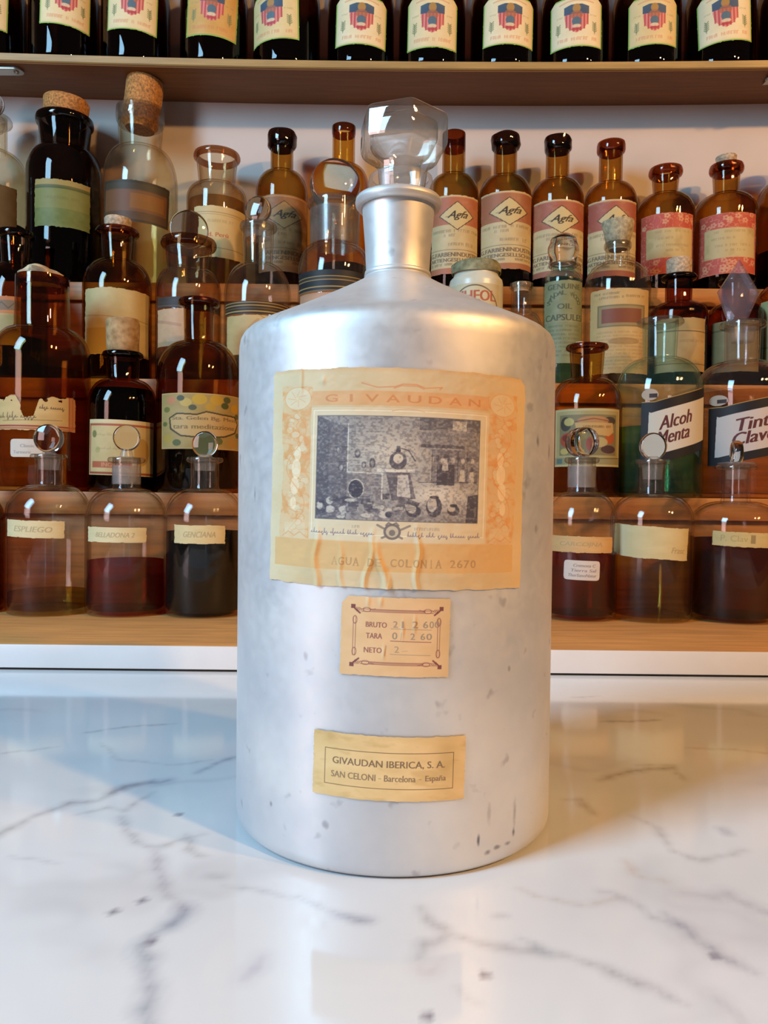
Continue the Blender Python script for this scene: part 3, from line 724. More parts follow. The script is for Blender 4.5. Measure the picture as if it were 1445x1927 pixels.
    cv.mix(pm * hat * np.clip((190 - lum) / 90, 0, 1), (66, 60, 68), .22)
    hb = ((X * 1.2 - Y * .8) % 2.8 < 1).astype(float); cv.mix(pm * hb * np.clip((150 - lum) / 80, 0, 1), (60, 54, 62), .3)
    cv.mix(pm * np.clip((fn - .5) * 6, 0, 1), (70, 64, 72), .30); cv.mix(pm * np.clip((.44 - fn) * 6, 0, 1), (206, 192, 172), .28)
    cv.frame(x0, y0, x1, y1, (104, 96, 96), 1.2, .9)
    # crest and script lines
    bk = (116, 104, 100)
    cv.line([(206, 298), (246, 322)], bk, 4, .7); cv.line([(258, 298), (214, 322)], bk, 4, .7)
    cv.ell(230, 310, 14, 14, (196, 178, 148), .9); cv.ell(230, 310, 12, 13, bk, .9, ring=4); cv.ell(230, 312, 5, 6, bk, .8); cv.line([(220, 298), (224, 293), (230, 297), (236, 293), (240, 298)], bk, 3, .8)
    cv.letters(165, 178, 305, 5, bk, .5, 2); cv.letters(262, 308, 306, 5, bk, .5, 4)
    cv.scrawl(92, 204, 317, 10, (128, 112, 120), 1.3, .85, 5, n=20); cv.scrawl(255, 374, 318, 10, (128, 112, 120), 1.3, .85, 9, n=22)
    # lower band with typed line
    cv.rect(14, 332, 450, 386, (218, 172, 112), .9); cv.frame(14, 332, 450, 386, (226, 168, 104), 1, .7)
    cv.mono('AGUA DE COLONIA 2670', 130, 374, 362, 377, (168, 130, 88), .7, bold=.9, fill=.74, serif=True)
    cv.mix(np.exp(-((X - 136) / 7) ** 2 - ((Y - 370) / 9) ** 2), (218, 174, 116), .6); cv.mix(np.exp(-((X - 208) / 7) ** 2 - ((Y - 370) / 9) ** 2), (218, 174, 116), .5)
    cv.mix(np.clip(1 - Y / 10, 0, 1), (216, 160, 100), .5); cv.mix(np.clip((X - 420) / 54, 0, 1), (226, 178, 110), .35)
    cv.tear(2.2, 20, 3); cv.cut((X + Y < 8)); cv.cut(((W - X) + Y < 14))
    rel = np.zeros_like(X)
    for cx_, wd, ya, am, sl in ((104, 5, 290, .0011, .02), (146, 4, 320, .0006, .1), (196, 4, 300, .0009, -.12), (212, 5, 320, .0011, .18), (272, 4, 290, .0008, .0), (230, 3, 385, .0010, -.1), (66, 3, 0, .0, 0)):
        xx = X - cx_ - sl * (Y - 360) - 3 * np.sin(Y / 14 + cx_)
        rel += am * np.exp(-(xx / wd) ** 2) * np.clip((Y - ya) / 50, 0, 1)
    rel += .0005 * np.exp(-((X - 66) / 3) ** 2) * np.clip((60 - Y) / 30, 0, 1) + .0004 * np.exp(-((X - 108) / 4) ** 2 - ((Y - 25) / 8) ** 2)
    rel += (vnoise(cv.ny, cv.nx, 16, 66, 3) - .5) * .00035 + .0002
    put_label(can, cv, 513, 982, 692, 1110, rot=-math.radians(-1.2), relief=rel, label='large tan label with orange ornament and a grey engraved picture', mat=print_mat(.55))
def can_label_weights():
    cv = Canvas(208, 150, (226, 184, 134), 1.4, 5, 8); c = (140, 84, 78)
    X, Y = cv.X, cv.Y; cv.mix(np.clip((X - 150) / 60, 0, 1), (204, 170, 118), .5)
    for y in (26, 125):
        cv.line([(40, y - 2), (175, y - 2)], c, 1.2, .8); cv.line([(40, y + 2.5), (175, y + 2.5)], c, 1.2, .8); cv.line([(60, y), (158, y)], c, 3, .45)
    for x in (27, 186):
        cv.line([(x - 2, 40), (x - 2, 112)], c, 1.2, .8); cv.line([(x + 2.5, 40), (x + 2.5, 112)], c, 1.2, .8)
    for sx, sy, x, y in ((1, 1, 24, 20), (-1, 1, 190, 20), (1, -1, 24, 130), (-1, -1, 190, 130)):
        cv.poly([(x - 4, y - 4), (x + 4, y - 4), (x + 4, y + 4), (x - 4, y + 4)], (110, 56, 58), .85)
        for k in range(4):
            cv.line([(x + sx * (3 + k * 3), y + sy * 2), (x + sx * (7 + k * 3), y + sy * (9 - k))], c, 1.5, .8)
        cv.line([(x + sx * 3, y + sy * 4), (x + sx * 13, y + sy * 12)], (110, 56, 58), 3.2, .8)
        cv.ell(x + sx * 26, y + sy * 5, 7, 4, c, .7, ring=1.3); cv.ell(x + sx * 4, y + sy * 25, 4, 7, c, .7, ring=1.3)
        cv.line([(x + sx * 33, y + sy * 5), (x + sx * 42, y + sy * 3)], c, 1.4, .7)
    cv.text('BRUTO', 49, 48, 88, 58, c, .9, bold=.7); cv.text('TARA', 50, 69, 80, 79, c, .9, bold=.7); cv.text('NETO', 47, 96, 80, 106, c, .9, bold=.7)
    pc = (150, 132, 112)
    for y in (59, 82, 107): cv.line([(96, y), (172, y + 1)], c if y == 82 else pc, 1.4 if y == 82 else 1.0, .85)
    cv.text('2', 100, 45, 108, 57, pc, .9, .4); cv.text('1', 116, 45, 119, 57, pc, .9, .4); cv.text('2', 136, 44, 146, 57, pc, .9, .4); cv.text('6', 156, 44, 165, 57, pc, .9, .4); cv.text('0', 168, 44, 176, 57, pc, .8, .4); cv.text('0', 178, 44, 187, 56, pc, .8, .4)
    cv.text('0', 99, 66, 108, 79, pc, .9, .4); cv.line([(116, 66), (115, 80)], pc, 1, .7); cv.text('2', 133, 67, 141, 79, pc, .9, .4); cv.text('6', 152, 67, 160, 79, pc, .9, .4); cv.text('0', 163, 67, 173, 79, pc, .9, .4)
    cv.text('2', 104, 92, 112, 104, pc, .7, .3); cv.line([(118, 101), (128, 100)], pc, 1, .5); cv.line([(88, 92), (86, 110)], pc, 2.4, .5)
    cv.tear(1.2, 20, 5); cv.cut(X + Y < 15)
    rel = .0002 + .0004 * (np.exp(-((X - 52) / 4) ** 2 - ((Y - 8) / 12) ** 2) + np.exp(-((X - 76) / 4) ** 2 - ((Y - 9) / 9) ** 2) + np.exp(-((X - 118) / 3) ** 2 - ((Y - 60) / 16) ** 2) + np.exp(-((X - 140) / 3) ** 2 - ((Y - 50) / 14) ** 2) + np.exp(-((X - 84) / 3) ** 2 - ((Y - 104) / 12) ** 2))
    put_label(can, cv, 641, 845, 1124, 1274, rot=math.radians(1.4), relief=rel, label='small tan weight label reading BRUTO TARA NETO')
def can_label_maker():
    cv = Canvas(286, 124, (224, 188, 130), 1.4, 7, 9); X, Y = cv.X, cv.Y; c = (120, 96, 72)
    n = vnoise(cv.ny, cv.nx, 6, 77, 4); cv.mix(np.clip((n - .55) * 5, 0, 1), (190, 152, 92), .4); cv.mix(np.exp(-((X - 250) / 22) ** 2 - ((Y - 50) / 45) ** 2), (180, 146, 86), .5)
    cv.mix(np.exp(-((X - 35) / 14) ** 2 - ((Y - 10) / 10) ** 2), (180, 140, 80), .4)
    cv.frame(25, 32, 262, 100, (110, 84, 58), 1.3, .9)
    cv.text('GIVAUDAN IBERICA, S. A.', 40, 47, 245, 62, c, .95, bold=.9)
    cv.text('SAN CELONI', 38, 74, 120, 86, (136, 110, 84), .95, bold=1.0); cv.line([(126, 81), (130, 81)], c, 1, .7); cv.text('Barcelona', 136, 74, 192, 86, (128, 102, 76), .9, bold=1.0)
    cv.line([(199, 81), (203, 81)], c, 1, .7); cv.text('España', 210, 74, 248, 88, (128, 102, 76), .9, bold=1.0)
    cv.tear(1.2, 24, 6)
    put_label(can, cv, 590, 874, 1385, 1508, rot=math.radians(1.2), relief=np.full_like(X, .0002), label='tan maker label with a thin framed two-line address')
can_label_main(); can_label_weights(); can_label_maker()

# ------------------------------------------------------------------ glass kinds
amber = glass('amber_glass', (.79, .62, .35), dark=4.0)
amber_l = glass('light_amber_glass', (.88, .70, .38), dark=5.0)
amber_d = glass('dark_amber_glass', (.66, .42, .27), dark=2.6)
amber_k = glass('near_black_glass', (.36, .25, .20), dark=1.8)
amber_t = glass('deep_brown_glass', (.46, .30, .22), dark=1.8)
smoky = glass('smoky_brown_glass', (.91, .83, .70), dark=6, haze=.01)
clear = glass('clear_bottle_glass', (.968, .958, .938), dark=9, haze=.006)
clear_y = glass('yellowish_glass', (.955, .915, .83), dark=6.0, haze=.008)
aqua = glass('pale_green_glass', (.93, .975, .955), dark=6.0, haze=.012, hazec=(150, 225, 205))
mauve = glass('pinkish_glass', (.955, .935, .935), dark=7, haze=.008)
lip_amber = glass('thick_amber_lip', (.55, .26, .14), dark=1.8, f0=.05)
lip_dark = glass('thick_dark_lip', (.22, .12, .09), dark=1.4, f0=.05)
lip_clear = glass('thick_clear_lip', (.86, .84, .80), dark=3.2, f0=.06, haze=.03)
LIPS = {'amber_glass': lip_amber, 'light_amber_glass': lip_amber, 'dark_amber_glass': lip_dark, 'near_black_glass': lip_dark, 'deep_brown_glass': lip_dark, 'smoky_brown_glass': glass('stained_lip', (.66, .44, .30), dark=2, f0=.05)}
def liq(name, tint): return glass(name, tint, 0.05, 1.4, f0=0.0)
L_red = liq('dark_red_liquid', (.66, .20, .18)); L_black = liq('black_liquid', (.035, .04, .05)); L_plum = liq('plum_liquid', (.56, .19, .20))
L_tea = liq('tea_liquid', (.84, .76, .46)); L_green = liq('green_liquid', (.42, .74, .56)); L_pale = liq('pale_yellow_liquid', (.78, .70, .40))
L_brown = liq('brown_liquid', (.20, .12, .06)); L_amb = liq('amber_liquid', (.76, .60, .36)); L_ink = liq('ink_brown_liquid', (.05, .03, .025)); L_peach = liq('peach_liquid', (.84, .76, .60))
L_mauve = liq('plum_black_liquid', (.34, .17, .18))

# ------------------------------------------------------------------ label prints
CREAM = (228, 208, 166)
def c_shield(var=0):
    r = random.Random(var); tone = [(228, 206, 158), (232, 214, 172), (222, 196, 140), (206, 158, 88)][var % 4]
    cv = Canvas(100, 104, tone, 1.3, 5, 30 + var); X, Y = cv.X, cv.Y
    gr = (134, 172, 74)
    cv.frame(1.5, 1.5, 98.5, 102.5, gr, 4, .9); cv.frame(6, 6, 94, 98, (206, 186, 130), .8, .6)
    cv.poly([(0, 0), (13, 0), (0, 13)], gr); cv.poly([(100, 0), (87, 0), (100, 13)], gr)
    red = (178, 66, 70); bl = (62, 84, 106)
    sh = [(29, 24), (71, 24), (71, 42), (69, 56), (62, 67), (50, 75), (38, 67), (31, 56), (29, 42)]
    cv.poly(sh, (214, 130, 118), .95)
    for k in range(7):
        x = 31 + k * 6.2; yb = 46 + math.sqrt(max(0, 1 - ((x + 1.5 - 50) / 22) ** 2)) * 27; cv.rect(x, 36, x + 2.8, yb, red, .85)
    cv.poly([(28, 20), (40, 16), (60, 16), (72, 20), (72, 36), (28, 36)], bl, .95)
    cv.ell(50, 24, 7, 9, (176, 132, 72), .95); cv.ell(50, 38, 11, 9, (168, 104, 76), .75); cv.ell(50, 51, 8, 9, (84, 110, 122), .95); cv.ell(50, 61, 8, 4, (220, 196, 160), .9); cv.ell(50, 67, 9, 3, red, .8)
    for x, s in ((17, 1), (83, -1)):
        for k in range(5): cv.line([(x, 72 - k * 4), (x + s * (-4 + k * .4), 68 - k * 4)], (112, 122, 84), 2, .7); cv.line([(x, 72 - k * 4), (x + s * 4, 68 - k * 4)], (112, 122, 84), 2, .7)
        cv.line([(x, 76), (x, 54)], (112, 122, 84), 1.2, .8)
    cv.letters(17, 47, 90, 6, (206, 118, 84), .6, var, bold=.3); cv.letters(52, 84, 90, 6, (206, 118, 84), .6, var + 9, bold=.3)
    cv.line([(20, 12), (34, 9), (50, 8), (66, 9), (80, 12)], (206, 130, 90), 3, .45)
    cv.letters(12, 26, 40, 3, (150, 140, 100), .35, var + 3); cv.letters(74, 88, 40, 3, (150, 140, 100), .35, var + 4)
    cv.cut((X + Y < 12) | ((100 - X) + Y < 12)); cv.tear(.8, 20, var + 1)
    return cv
def c_agfa(var=0):
    r = random.Random(var); cv = Canvas(98, 152, (222, 206, 170), 1.3, 6, 50 + var); X, Y = cv.X, cv.Y
    red = [(192, 114, 88), (176, 112, 86), (180, 100, 84), (180, 96, 84), (150, 108, 78)][var]
    ink = (98, 84, 72) if var != 4 else (84, 62, 44)
    if var == 4: cv.a = cv.a * .0 + np.array((158, 122, 84)) + ((vnoise(cv.ny, cv.nx, 6, 2, 4) - .5) * 50)[..., None]
    cv.rect(0, 4, 98, 57 + 3 * (var % 2), red, .92); cv.line([(0, 4), (98, 4)], (228, 170, 140), 1.5, .7)
    cv.mix(np.clip((vnoise(cv.ny, cv.nx, 7, var + 90, 3) - .5) * 4, 0, 1), (206, 180, 140), .25)
    dx = 46 + [4, 4, 4, 6, -2][var]; dy = 40
    cv.poly([(dx, dy - 28), (dx + 32, dy), (dx, dy + 28), (dx - 32, dy)], (86, 66, 52), .95)
    cv.poly([(dx, dy - 26), (dx + 29.6, dy), (dx, dy + 26), (dx - 29.6, dy)], (224, 206, 162) if var != 4 else (166, 134, 94))
    cv.frame(-9, -9, -8, -8, ink)
    cv.text('Agfa', dx - 19, dy - 9, dx + 14, dy + 9, (60, 52, 48), .95, bold=.8, shear=.5); cv.line([(dx - 20, dy + 2), (dx + 17, dy - 3)], (60, 52, 48), 1, .6)
    cv.letters(6, 46, 72, 5, ink, .5, var); cv.letters(52, 94, 71, 5, ink, .5, var + 5); cv.letters(28, 48, 80, 5, ink, .5, var + 8)
    cv.letters(36, 62, 97, 5, ink, .5, var + 2); cv.letters(66, 80, 98, 7, ink, .5, var + 3)
    cv.line([(0, 105), (98, 105)], ink, 1, .7)
    cv.text('G.FARBENINDUSTRIE', 2, 110, 96, 118, ink, .85, bold=.5); cv.text('AKTIENGESELLSCHAFT', 2, 121, 96, 128, ink, .8, bold=.4)
    cv.letters(4, 46, 135, 4, ink, .6, 8); cv.letters(58, 92, 135, 4, ink, .6, 18)
    cv.rect(0, 140, 98, 152, red, .85); cv.tear(1, 16, var + 4); return cv
def c_floral(var=0):
    cv = Canvas(104, 120, (208, 92, 78), 1.3, 6, 70 + var); X, Y = cv.X, cv.Y
    a = vnoise(cv.ny, cv.nx, 12, 80 + var, 2)
    cv.mix(np.clip(1 - np.abs(a - .5) * 24, 0, 1), (234, 168, 140), .85)
    r = random.Random(var)
    for k in range(26):
        x, y = r.uniform(2, 102), r.choice((r.uniform(4, 26), r.uniform(92, 116)))
        for q in range(5): cv.ell(x + 3.4 * math.cos(q * 1.26), y + 3.4 * math.sin(q * 1.26), 2, 2, (238, 186, 156), .75)
    cv.frame(1, 1, 103, 119, (232, 160, 130), 1.2, .8)
    cv.rect(13, 30, 100, 88, (218, 198, 152)); n = vnoise(cv.ny, cv.nx, 5, 84 + var, 3); cv.mix(((X > 13) & (X < 100) & (Y > 30) & (Y < 88)) * np.clip((n - .5) * 5, 0, 1), (190, 168, 120), .6)
    for y, x0, x1 in ((39, 30, 90), (52, 26, 60), (66, 32, 88), (76, 48, 80)): cv.letters(x0, x1, y, 4, (150, 130, 98), .4, var + y)
    cv.tear(.8, 18, 9); return cv
def c_plain(w, h, bg, seed=1, tear=1.0, mottle=7):
    cv = Canvas(w, h, bg, 1.25, mottle, seed); cv.tear(tear, 16, seed + 2); return cv
def c_tape(w, h, txt=None, bg=(232, 222, 190), seed=1):
    cv = Canvas(w, h, bg, 1.4, 5, seed)
    if txt: cv.text(txt, w * .2, h * .36, w * .8, h * .66, (176, 164, 134), .75, bold=.5, shear=.2)
    cv.tear(1.0, 10, seed); return cv
def c_white_sticker(lines, w=68, h=37):
    cv = Canvas(w, h, (226, 220, 226), 1.5, 2, 5); X, Y = cv.X, cv.Y
    for i, t in enumerate(lines): cv.text(t, w * (.26 - .07 * i), h * (.24 + .25 * i) - 2, w * (.86 + .02 * i), h * (.24 + .25 * i) + 3.5, (140, 132, 150), .8, bold=.4, shear=.2)
    r = 5; dx = np.maximum(np.maximum(r - X, X - (w - r)), 0); dy = np.maximum(np.maximum(r - Y, Y - (h - r)), 0); cv.cut(np.hypot(dx, dy) > r); return cv

# ------------------------------------------------------------------ row on the upper shelf
ords = ['leftmost', 'second from left', 'third from left', 'fourth from left', 'fifth from left', 'sixth from left', 'seventh from left', 'eighth from left', 'ninth from left', 'tenth from left', 'eleventh from left', 'rightmost']
tops = [(-18, 0), (121, 0), (256, 0), (403, 3), (540, 2), (679, 1), (813, 0), (948, 1), (1081, 1), (1216, 2), (1354, 1), (1490, None)]
tx = [(-64, 16), (75, 170), (203, 297), (352, 447), (478, 563), (632, 727), (767, 860), (909, 1003), (1036, 1132), (1182, 1273), (1312, 1413), None]
ty = [(-48, 49), (-46, 49), (-38, 56), (-32, 68), (-16, 76), (-9, 84), (-10, 90), (-8, 84), (-7, 88), (-8, 84), (-18, 78), None]
tr_ = [2, 2, 2.5, 3.5, -1.5, 2, 1, 1, -.5, -.5, -4, 0]
trd = 0.0425
proto_me = {}
for i, (px, var) in enumerate(tops):
    Y = 1.0025; c = at(px, 60, Y); z0 = SH_Z1 + sag(c.x) + .0008
    b = Bot(); b.Y, b.x, b.R, b.z0 = Y, c.x, trd, z0
    extra = {3: ', orange-stained', 4: ', turned left', 10: ', tilted label'}.get(i, '')
    lab = ('dark bottle with green-edged shield label' if var is not None else 'dark brown bottle cut by the right edge') + extra + ', %s on the upper shelf' % ords[i]
    b.root = empty('shield_bottle', (b.x, Y, z0), lab, 'bottle', 'dark shield-labelled bottles on the upper shelf')
    if 'me' not in proto_me:
        pr = [(0, .003), (.030, .001), (.039, 0), (.0420, .002), (trd, .006), (trd, .084)] + dome(trd, .084, .0155, .128, 10)[1:] + [(.0145, .140), (.0138, .178), (.0165, .179), (.0165, .190), (.015, .192), (.0105, .1915), (.0105, .128)] + dome(trd - .002, .084, .0105, .1265, 8)[::-1][1:] + [(trd - .002, .006), (trd - .004, .004), (0, .006)]
        o = lathe('body', pr, amber_t, b.root, 48); proto_me['me'] = o.data
        o = lathe('cork_stopper', [(0, .175), (.0100, .175), (.0112, .1925), (.0120, .203), (0, .204)], cork_m, b.root, 24); proto_me['ck'] = o.data
    else:
        for nm, k in (('body', 'me'), ('cork_stopper', 'ck')):
            o = bpy.data.objects.new(nm, proto_me[k]); col.objects.link(o); o.parent = b.root
    if var is not None:
        R_ = trd; cv = c_shield(var); x0, x1 = tx[i]; yt, yb = ty[i]
        a0, a1 = ang_of(b, x0, 40), ang_of(b, x1, 40); am = (a0 + a1) / 2
        zz = lambda y: at((x0 + x1) / 2, y, Y - R_ * math.cos(am)).z - z0
        if i in (0,): a0 = a1 - 1.6
        wrap('shield_label', cv, b.root, R_, a0, a1, zz(yb), zz(yt), rot=math.radians(tr_[i]))

# ------------------------------------------------------------------ fourth row (top step)
G4 = 'bottles on the top step'
b = bottle('hazy yellow-brown bottle with a dark label cut by the left edge, on the top step', 4, -14, 126, 345, 288, 50, 243, 222, 68, clear_y, liquid=(L_brown, 430))
put_label(b, c_plain(90, 110, (92, 74, 50), 3), -50, 32, 345, 455)
disc(b, 44, 172, 224, .008)
b = bottle('near-black corked bottle with a green and cream label, beside the tall clear corked one', 4, 122, 134, 335, 288, 86, 245, 226, 102, amber_k, w_nt=92, liquid=(L_ink, 430))
cork(b, 76, 82, 228, 190, .10, seed=3)
cv = Canvas(108, 96, (112, 128, 74), 1.25, 12, 41); cv.rect(0, 0, 108, 16, (180, 160, 104), .85); cv.rect(0, 12, 108, 19, (70, 84, 50), .7); cv.rect(0, 19, 108, 58, (150, 150, 92), .55); cv.letters(24, 84, 40, 5, (96, 90, 50), .35, 2); cv.tear(1.6, 16, 6)
put_label(b, cv, 65, 170, 337, 428, rot=math.radians(1))
b = bottle('tall clear bottle with an oversized cork and a dark label, left on the top step', 4, 264, 136, 356, 286, 76, 246, 208, 88, clear_y, w_nt=80, liquid=(liq('straw_liquid', (.94, .86, .66)), 425))
cork(b, 66, 68, 236, 152, .10, seed=5)
cv = Canvas(124, 84, (92, 66, 44), 1.25, 6, 43); cv.rect(0, 0, 124, 18, (70, 62, 46), .9); cv.rect(6, 20, 118, 62, (124, 82, 52), .9); cv.rect(56, 26, 112, 56, (150, 100, 40), .7); cv.frame(4, 4, 120, 80, (58, 50, 40), 4, .8); cv.letters(60, 104, 40, 7, (176, 92, 50), .5, 5); cv.tear(1, 14, 7)
put_label(b, cv, 196, 318, 338, 418, rot=math.radians(3))
b = bottle('stained clear jar-necked bottle without stopper, cream label with small red print', 4, 408, 110, 378, 352, 66, 308, 292, 86, smoky, w_nt=74, liquid=(L_amb, 385))
cv = Canvas(104, 100, (226, 204, 158), 1.25, 6, 44); cv.line([(0, 12), (104, 14)], (120, 96, 66), 1, .7); cv.line([(0, 16), (104, 18)], (120, 96, 66), .8, .5); cv.text('Ind. Perú', 20, 52, 62, 60, (196, 100, 70), .8, bold=.5); cv.letters(28, 70, 32, 5, (150, 130, 96), .4, 3); cv.line([(0, 80), (104, 82)], (120, 96, 66), 1, .7); cv.tear(1, 14, 8)
put_label(b, cv, 364, 461, 388, 486, rot=math.radians(1))
GA = 'slender brown bottles with red-topped diamond labels'
def agfa(cx, w, ysh, ynb, wn, yl, yt, wl, var, lab, x0, x1, ya, yb, rot=0, wax=0, mat=None):
    b = bottle(lab, 4, cx, w, ysh, ynb, wn, yl, yt, wl, mat or amber, group=GA, liquid=(L_brown, 505), lipmat=lip_dark if wax else None, lipwob=.035 if wax else 0.0)
    if var is not None: put_label(b, c_agfa(var), x0, x1, ya, yb, rot=math.radians(rot))
    return b
agfa(530, 96, 368, 326, 42, 284, 252, 54, 4, 'slender brown bottle with a browned diamond label, lumpy dark lip', 487, 578, 366, 512, 0, 5)
agfa(646, 96, 358, 314, 42, 256, 240, 44, None, 'bright amber slender bottle without visible label behind the large glass stopper', 0, 0, 0, 0, mat=amber_l)
agfa(853, 94, 372, 333, 43, 284, 253, 42, 0, 'slender diamond-label bottle immediately right of the canister neck', 812, 898, 366, 516, 0)
agfa(950, 98, 376, 336, 43, 284, 258, 54, 1, 'slender diamond-label bottle with a lumpy dark lip, second right of the canister', 905, 999, 358, 506, -1, 11)
agfa(1048, 98, 382, 342, 43, 288, 262, 50, 2, 'slender diamond-label bottle behind the pale glass-capped tube bottle', 1003, 1097, 374, 520, 0, 3)
agfa(1148, 98, 388, 349, 43, 292, 271, 52, 3, 'slender diamond-label bottle with an open lip, behind the corked clear bottle', 1106, 1196, 374, 520, 0)
for cx, dy, w, lab, ck, x0, x1 in ((1251, 0, 106, 'open brown bottle with a red floral label, beside the diamond-label bottles', 0, 1206, 1303), (1365, 0, 112, 'brown bottle with a small cork and a red floral label near the right edge', 1, 1315, 1421)):
    b = bottle(lab, 4, cx, w, 408, 369, 44, 340 if not ck else 334, 319 if not ck else 313, 61, amber, w_nt=48, group='brown bottles with red floral labels', liquid=(L_brown, 530))
    put_label(b, c_floral(ck), x0, x1, 399, 515, rot=math.radians(-.6))
    if ck: cork(b, 30, 38, 316, 295, -.03, cork_p, seed=8)
b = bottle('brown bottle cut by the right edge on the top step', 4, 1490, 128, 395, 340, 50, 300, 280, 66, amber, liquid=(L_brown, 480))

# ------------------------------------------------------------------ third row
b = bottle('dark brown bottle with banded orange and cream label cut by the left edge, third step', 3, 30, 112, 560, 500, 50, 455, 438, 66, amber_d, w_nt=54, liquid=(L_ink, 640))
cv = Canvas(70, 96, (206, 176, 120), 1.25, 8, 61); cv.rect(0, 0, 70, 8, (196, 116, 70), .9); cv.rect(0, 8, 70, 28, (126, 106, 90), .9); cv.line([(0, 24), (12, 12), (24, 24), (36, 12), (48, 24), (60, 12), (70, 22)], (86, 72, 64), 2, .7); cv.rect(0, 28, 70, 34, (200, 124, 74), .9); cv.tear(1, 12, 3)
put_label(b, cv, -26, 40, 556, 650)
b = bottle('brown bottle with pale stopper and large blank cream label, beside the wide-necked one', 3, 221, 124, 545, 494, 56, 450, 434, 78, amber, w_nt=60, liquid=(L_brown, 640))
cork(b, 44, 50, 436, 412, .03, cork_p, seed=12)
cv = Canvas(122, 126, (218, 198, 152), 1.25, 8, 62); cv.line([(0, 52), (122, 58)], (150, 126, 84), 1.2, .6); cv.rect(6, 76, 46, 124, (196, 150, 70), .55); cv.line([(44, 62), (122, 60)], (236, 220, 180), 1.6, .6); cv.tear(2, 12, 8)
put_label(b, cv, 160, 281, 541, 668, rot=math.radians(1))
b = bottle('wide-necked brown-tinted bottle with disc stopper, black band above a pinkish label', 3, 355, 120, 556, 512, 78, 476, 454, 102, smoky, w_nt=84)
disc(b, 72, 398, 466, .007, .35, plug=.012, mat=ball_glass)
cv = Canvas(118, 24, (66, 58, 58), 1.25, 5, 63); cv.line([(0, 19), (118, 22)], (120, 104, 88), 1.4, .8); put_label(b, cv, 297, 414, 560, 580, rot=math.radians(2), name='band')
cv = Canvas(60, 76, (214, 178, 150), 1.25, 8, 64); cv.line([(4, 24), (50, 34)], (160, 110, 100), 6, .35); cv.rect(0, 66, 60, 76, (170, 150, 120), .5); cv.tear(1, 10, 9)
put_label(b, cv, 297, 350, 580, 652)
b = bottle('clear bottle with round disc stopper, gold and black bands over a cream label', 3, 485, 124, 560, 500, 54, 440, 424, 70, clear, w_nt=58, p=1.1)
disc(b, 50, 364, 426, .010, -.2, bulge=.1)
cv = Canvas(120, 26, (60, 50, 42), 1.25, 4, 65)
for y, c, t in ((3, (190, 156, 96), 2), (9, (206, 172, 106), 2), (15, (120, 96, 62), 2), (21, (206, 176, 110), 2.4)): cv.line([(0, y), (120, y)], c, t, .9)
put_label(b, cv, 425, 545, 566, 590, name='band')
cv = Canvas(120, 80, (222, 196, 146), 1.25, 8, 66); cv.line([(56, 10), (44, 26), (56, 46)], (196, 158, 128), 5, .6); cv.line([(60, 2), (74, 12)], (150, 110, 80), 1.4, .6); cv.line([(52, 30), (70, 36)], (140, 80, 70), 4, .5); cv.tear(1, 10, 4)
put_label(b, cv, 427, 545, 592, 668)
b = bottle('large clear bottle with a ground neck and big flat ball stopper, black and gold bands', 3, 629, 136, 522, 468, 88, 398, 382, 102, clear, w_nt=92, p=1.0)
disc(b, 94, 316, 384, .022, .2, plug=.03, bulge=.05, mat=ball_glass)
lathe('neck_sleeve', [(b.rn + .0007, b.zn + .002), (b.rnt + .0007, b.zl - .001), (b.rnt - .0002, b.zl - .001), (b.rn - .0002, b.zn + .002)], glass('ground_neck', (.86, .84, .82), .3, 1.4, haze=.13, hazec=(176, 164, 152)), b.root, 48)
cv = Canvas(134, 44, (44, 46, 54), 1.25, 4, 67)
for y, c, t in ((13, (196, 168, 112), 1.8), (17, (70, 64, 56), 2), (20, (196, 168, 112), 1.8), (34, (206, 176, 112), 2.4), (42, (150, 120, 80), 3)): cv.line([(0, y), (134, y)], c, t, .9)
put_label(b, cv, 563, 697, 507, 548, name='band')
cv = Canvas(134, 70, (206, 160, 136), 1.25, 8, 68); put_label(b, cv, 565, 697, 550, 620)

# ceramic pot
pot_m = plain('glazed_cream_pot', (216, 210, 186), .3, noise=.08, nscale=40)
b = Bot(); b.Y, b.z0 = .9, Z3; c = at(895, 590, .9); b.x = c.x; b.R = 50 / F_PX * .9; b.Z = lambda y: at(895, y, .9).z - Z3; b.rnt = b.rl = .022; b.wall = .002; b.zt = b.Z(508)
b.z0 += .0003; b.root = empty('ceramic_pot', (b.x, b.Y, b.z0), 'cream glazed pot with red lettering and a grey-green torn paper cover, behind the canister shoulder', 'pot')
Rp = b.R
lathe('body', [(0, 0), (Rp * .94, 0), (Rp, .003), (Rp, b.Z(538)), (Rp * .97, b.Z(531)), (Rp * .84, b.Z(524)), (Rp * .82, b.Z(519)), (Rp * .86, b.Z(514)), (Rp * .84, b.Z(508)), (Rp * .7, b.Z(508)), (Rp * .7, .01), (0, .008)], pot_m, b.root, 48)
lathe('paper_cover', [(0, b.Z(497)), (Rp * .80, b.Z(497)), (Rp * .90, b.Z(501)), (Rp * .93, b.Z(510)), (Rp * .91, b.Z(519)), (Rp * .88, b.Z(518)), (Rp * .89, b.Z(509)), (0, b.Z(503))], plain('worn_cover', (168, 160, 122), .9, noise=.5, nscale=90, bump=.5, rgb2=(86, 84, 52)), b.root, 48, wob=.03, seed=4)
cv = Canvas(90, 70, (222, 216, 194), 1.3, 5, 69)
cv.ell(45, 58, 42, 54, (96, 84, 68), .9, ring=1.8); cv.text('UHEOL', 14, 14, 80, 34, (190, 100, 76), .95, bold=1.8)
put_label(b, cv, 850, 938, 532, 602, name='printed_panel')

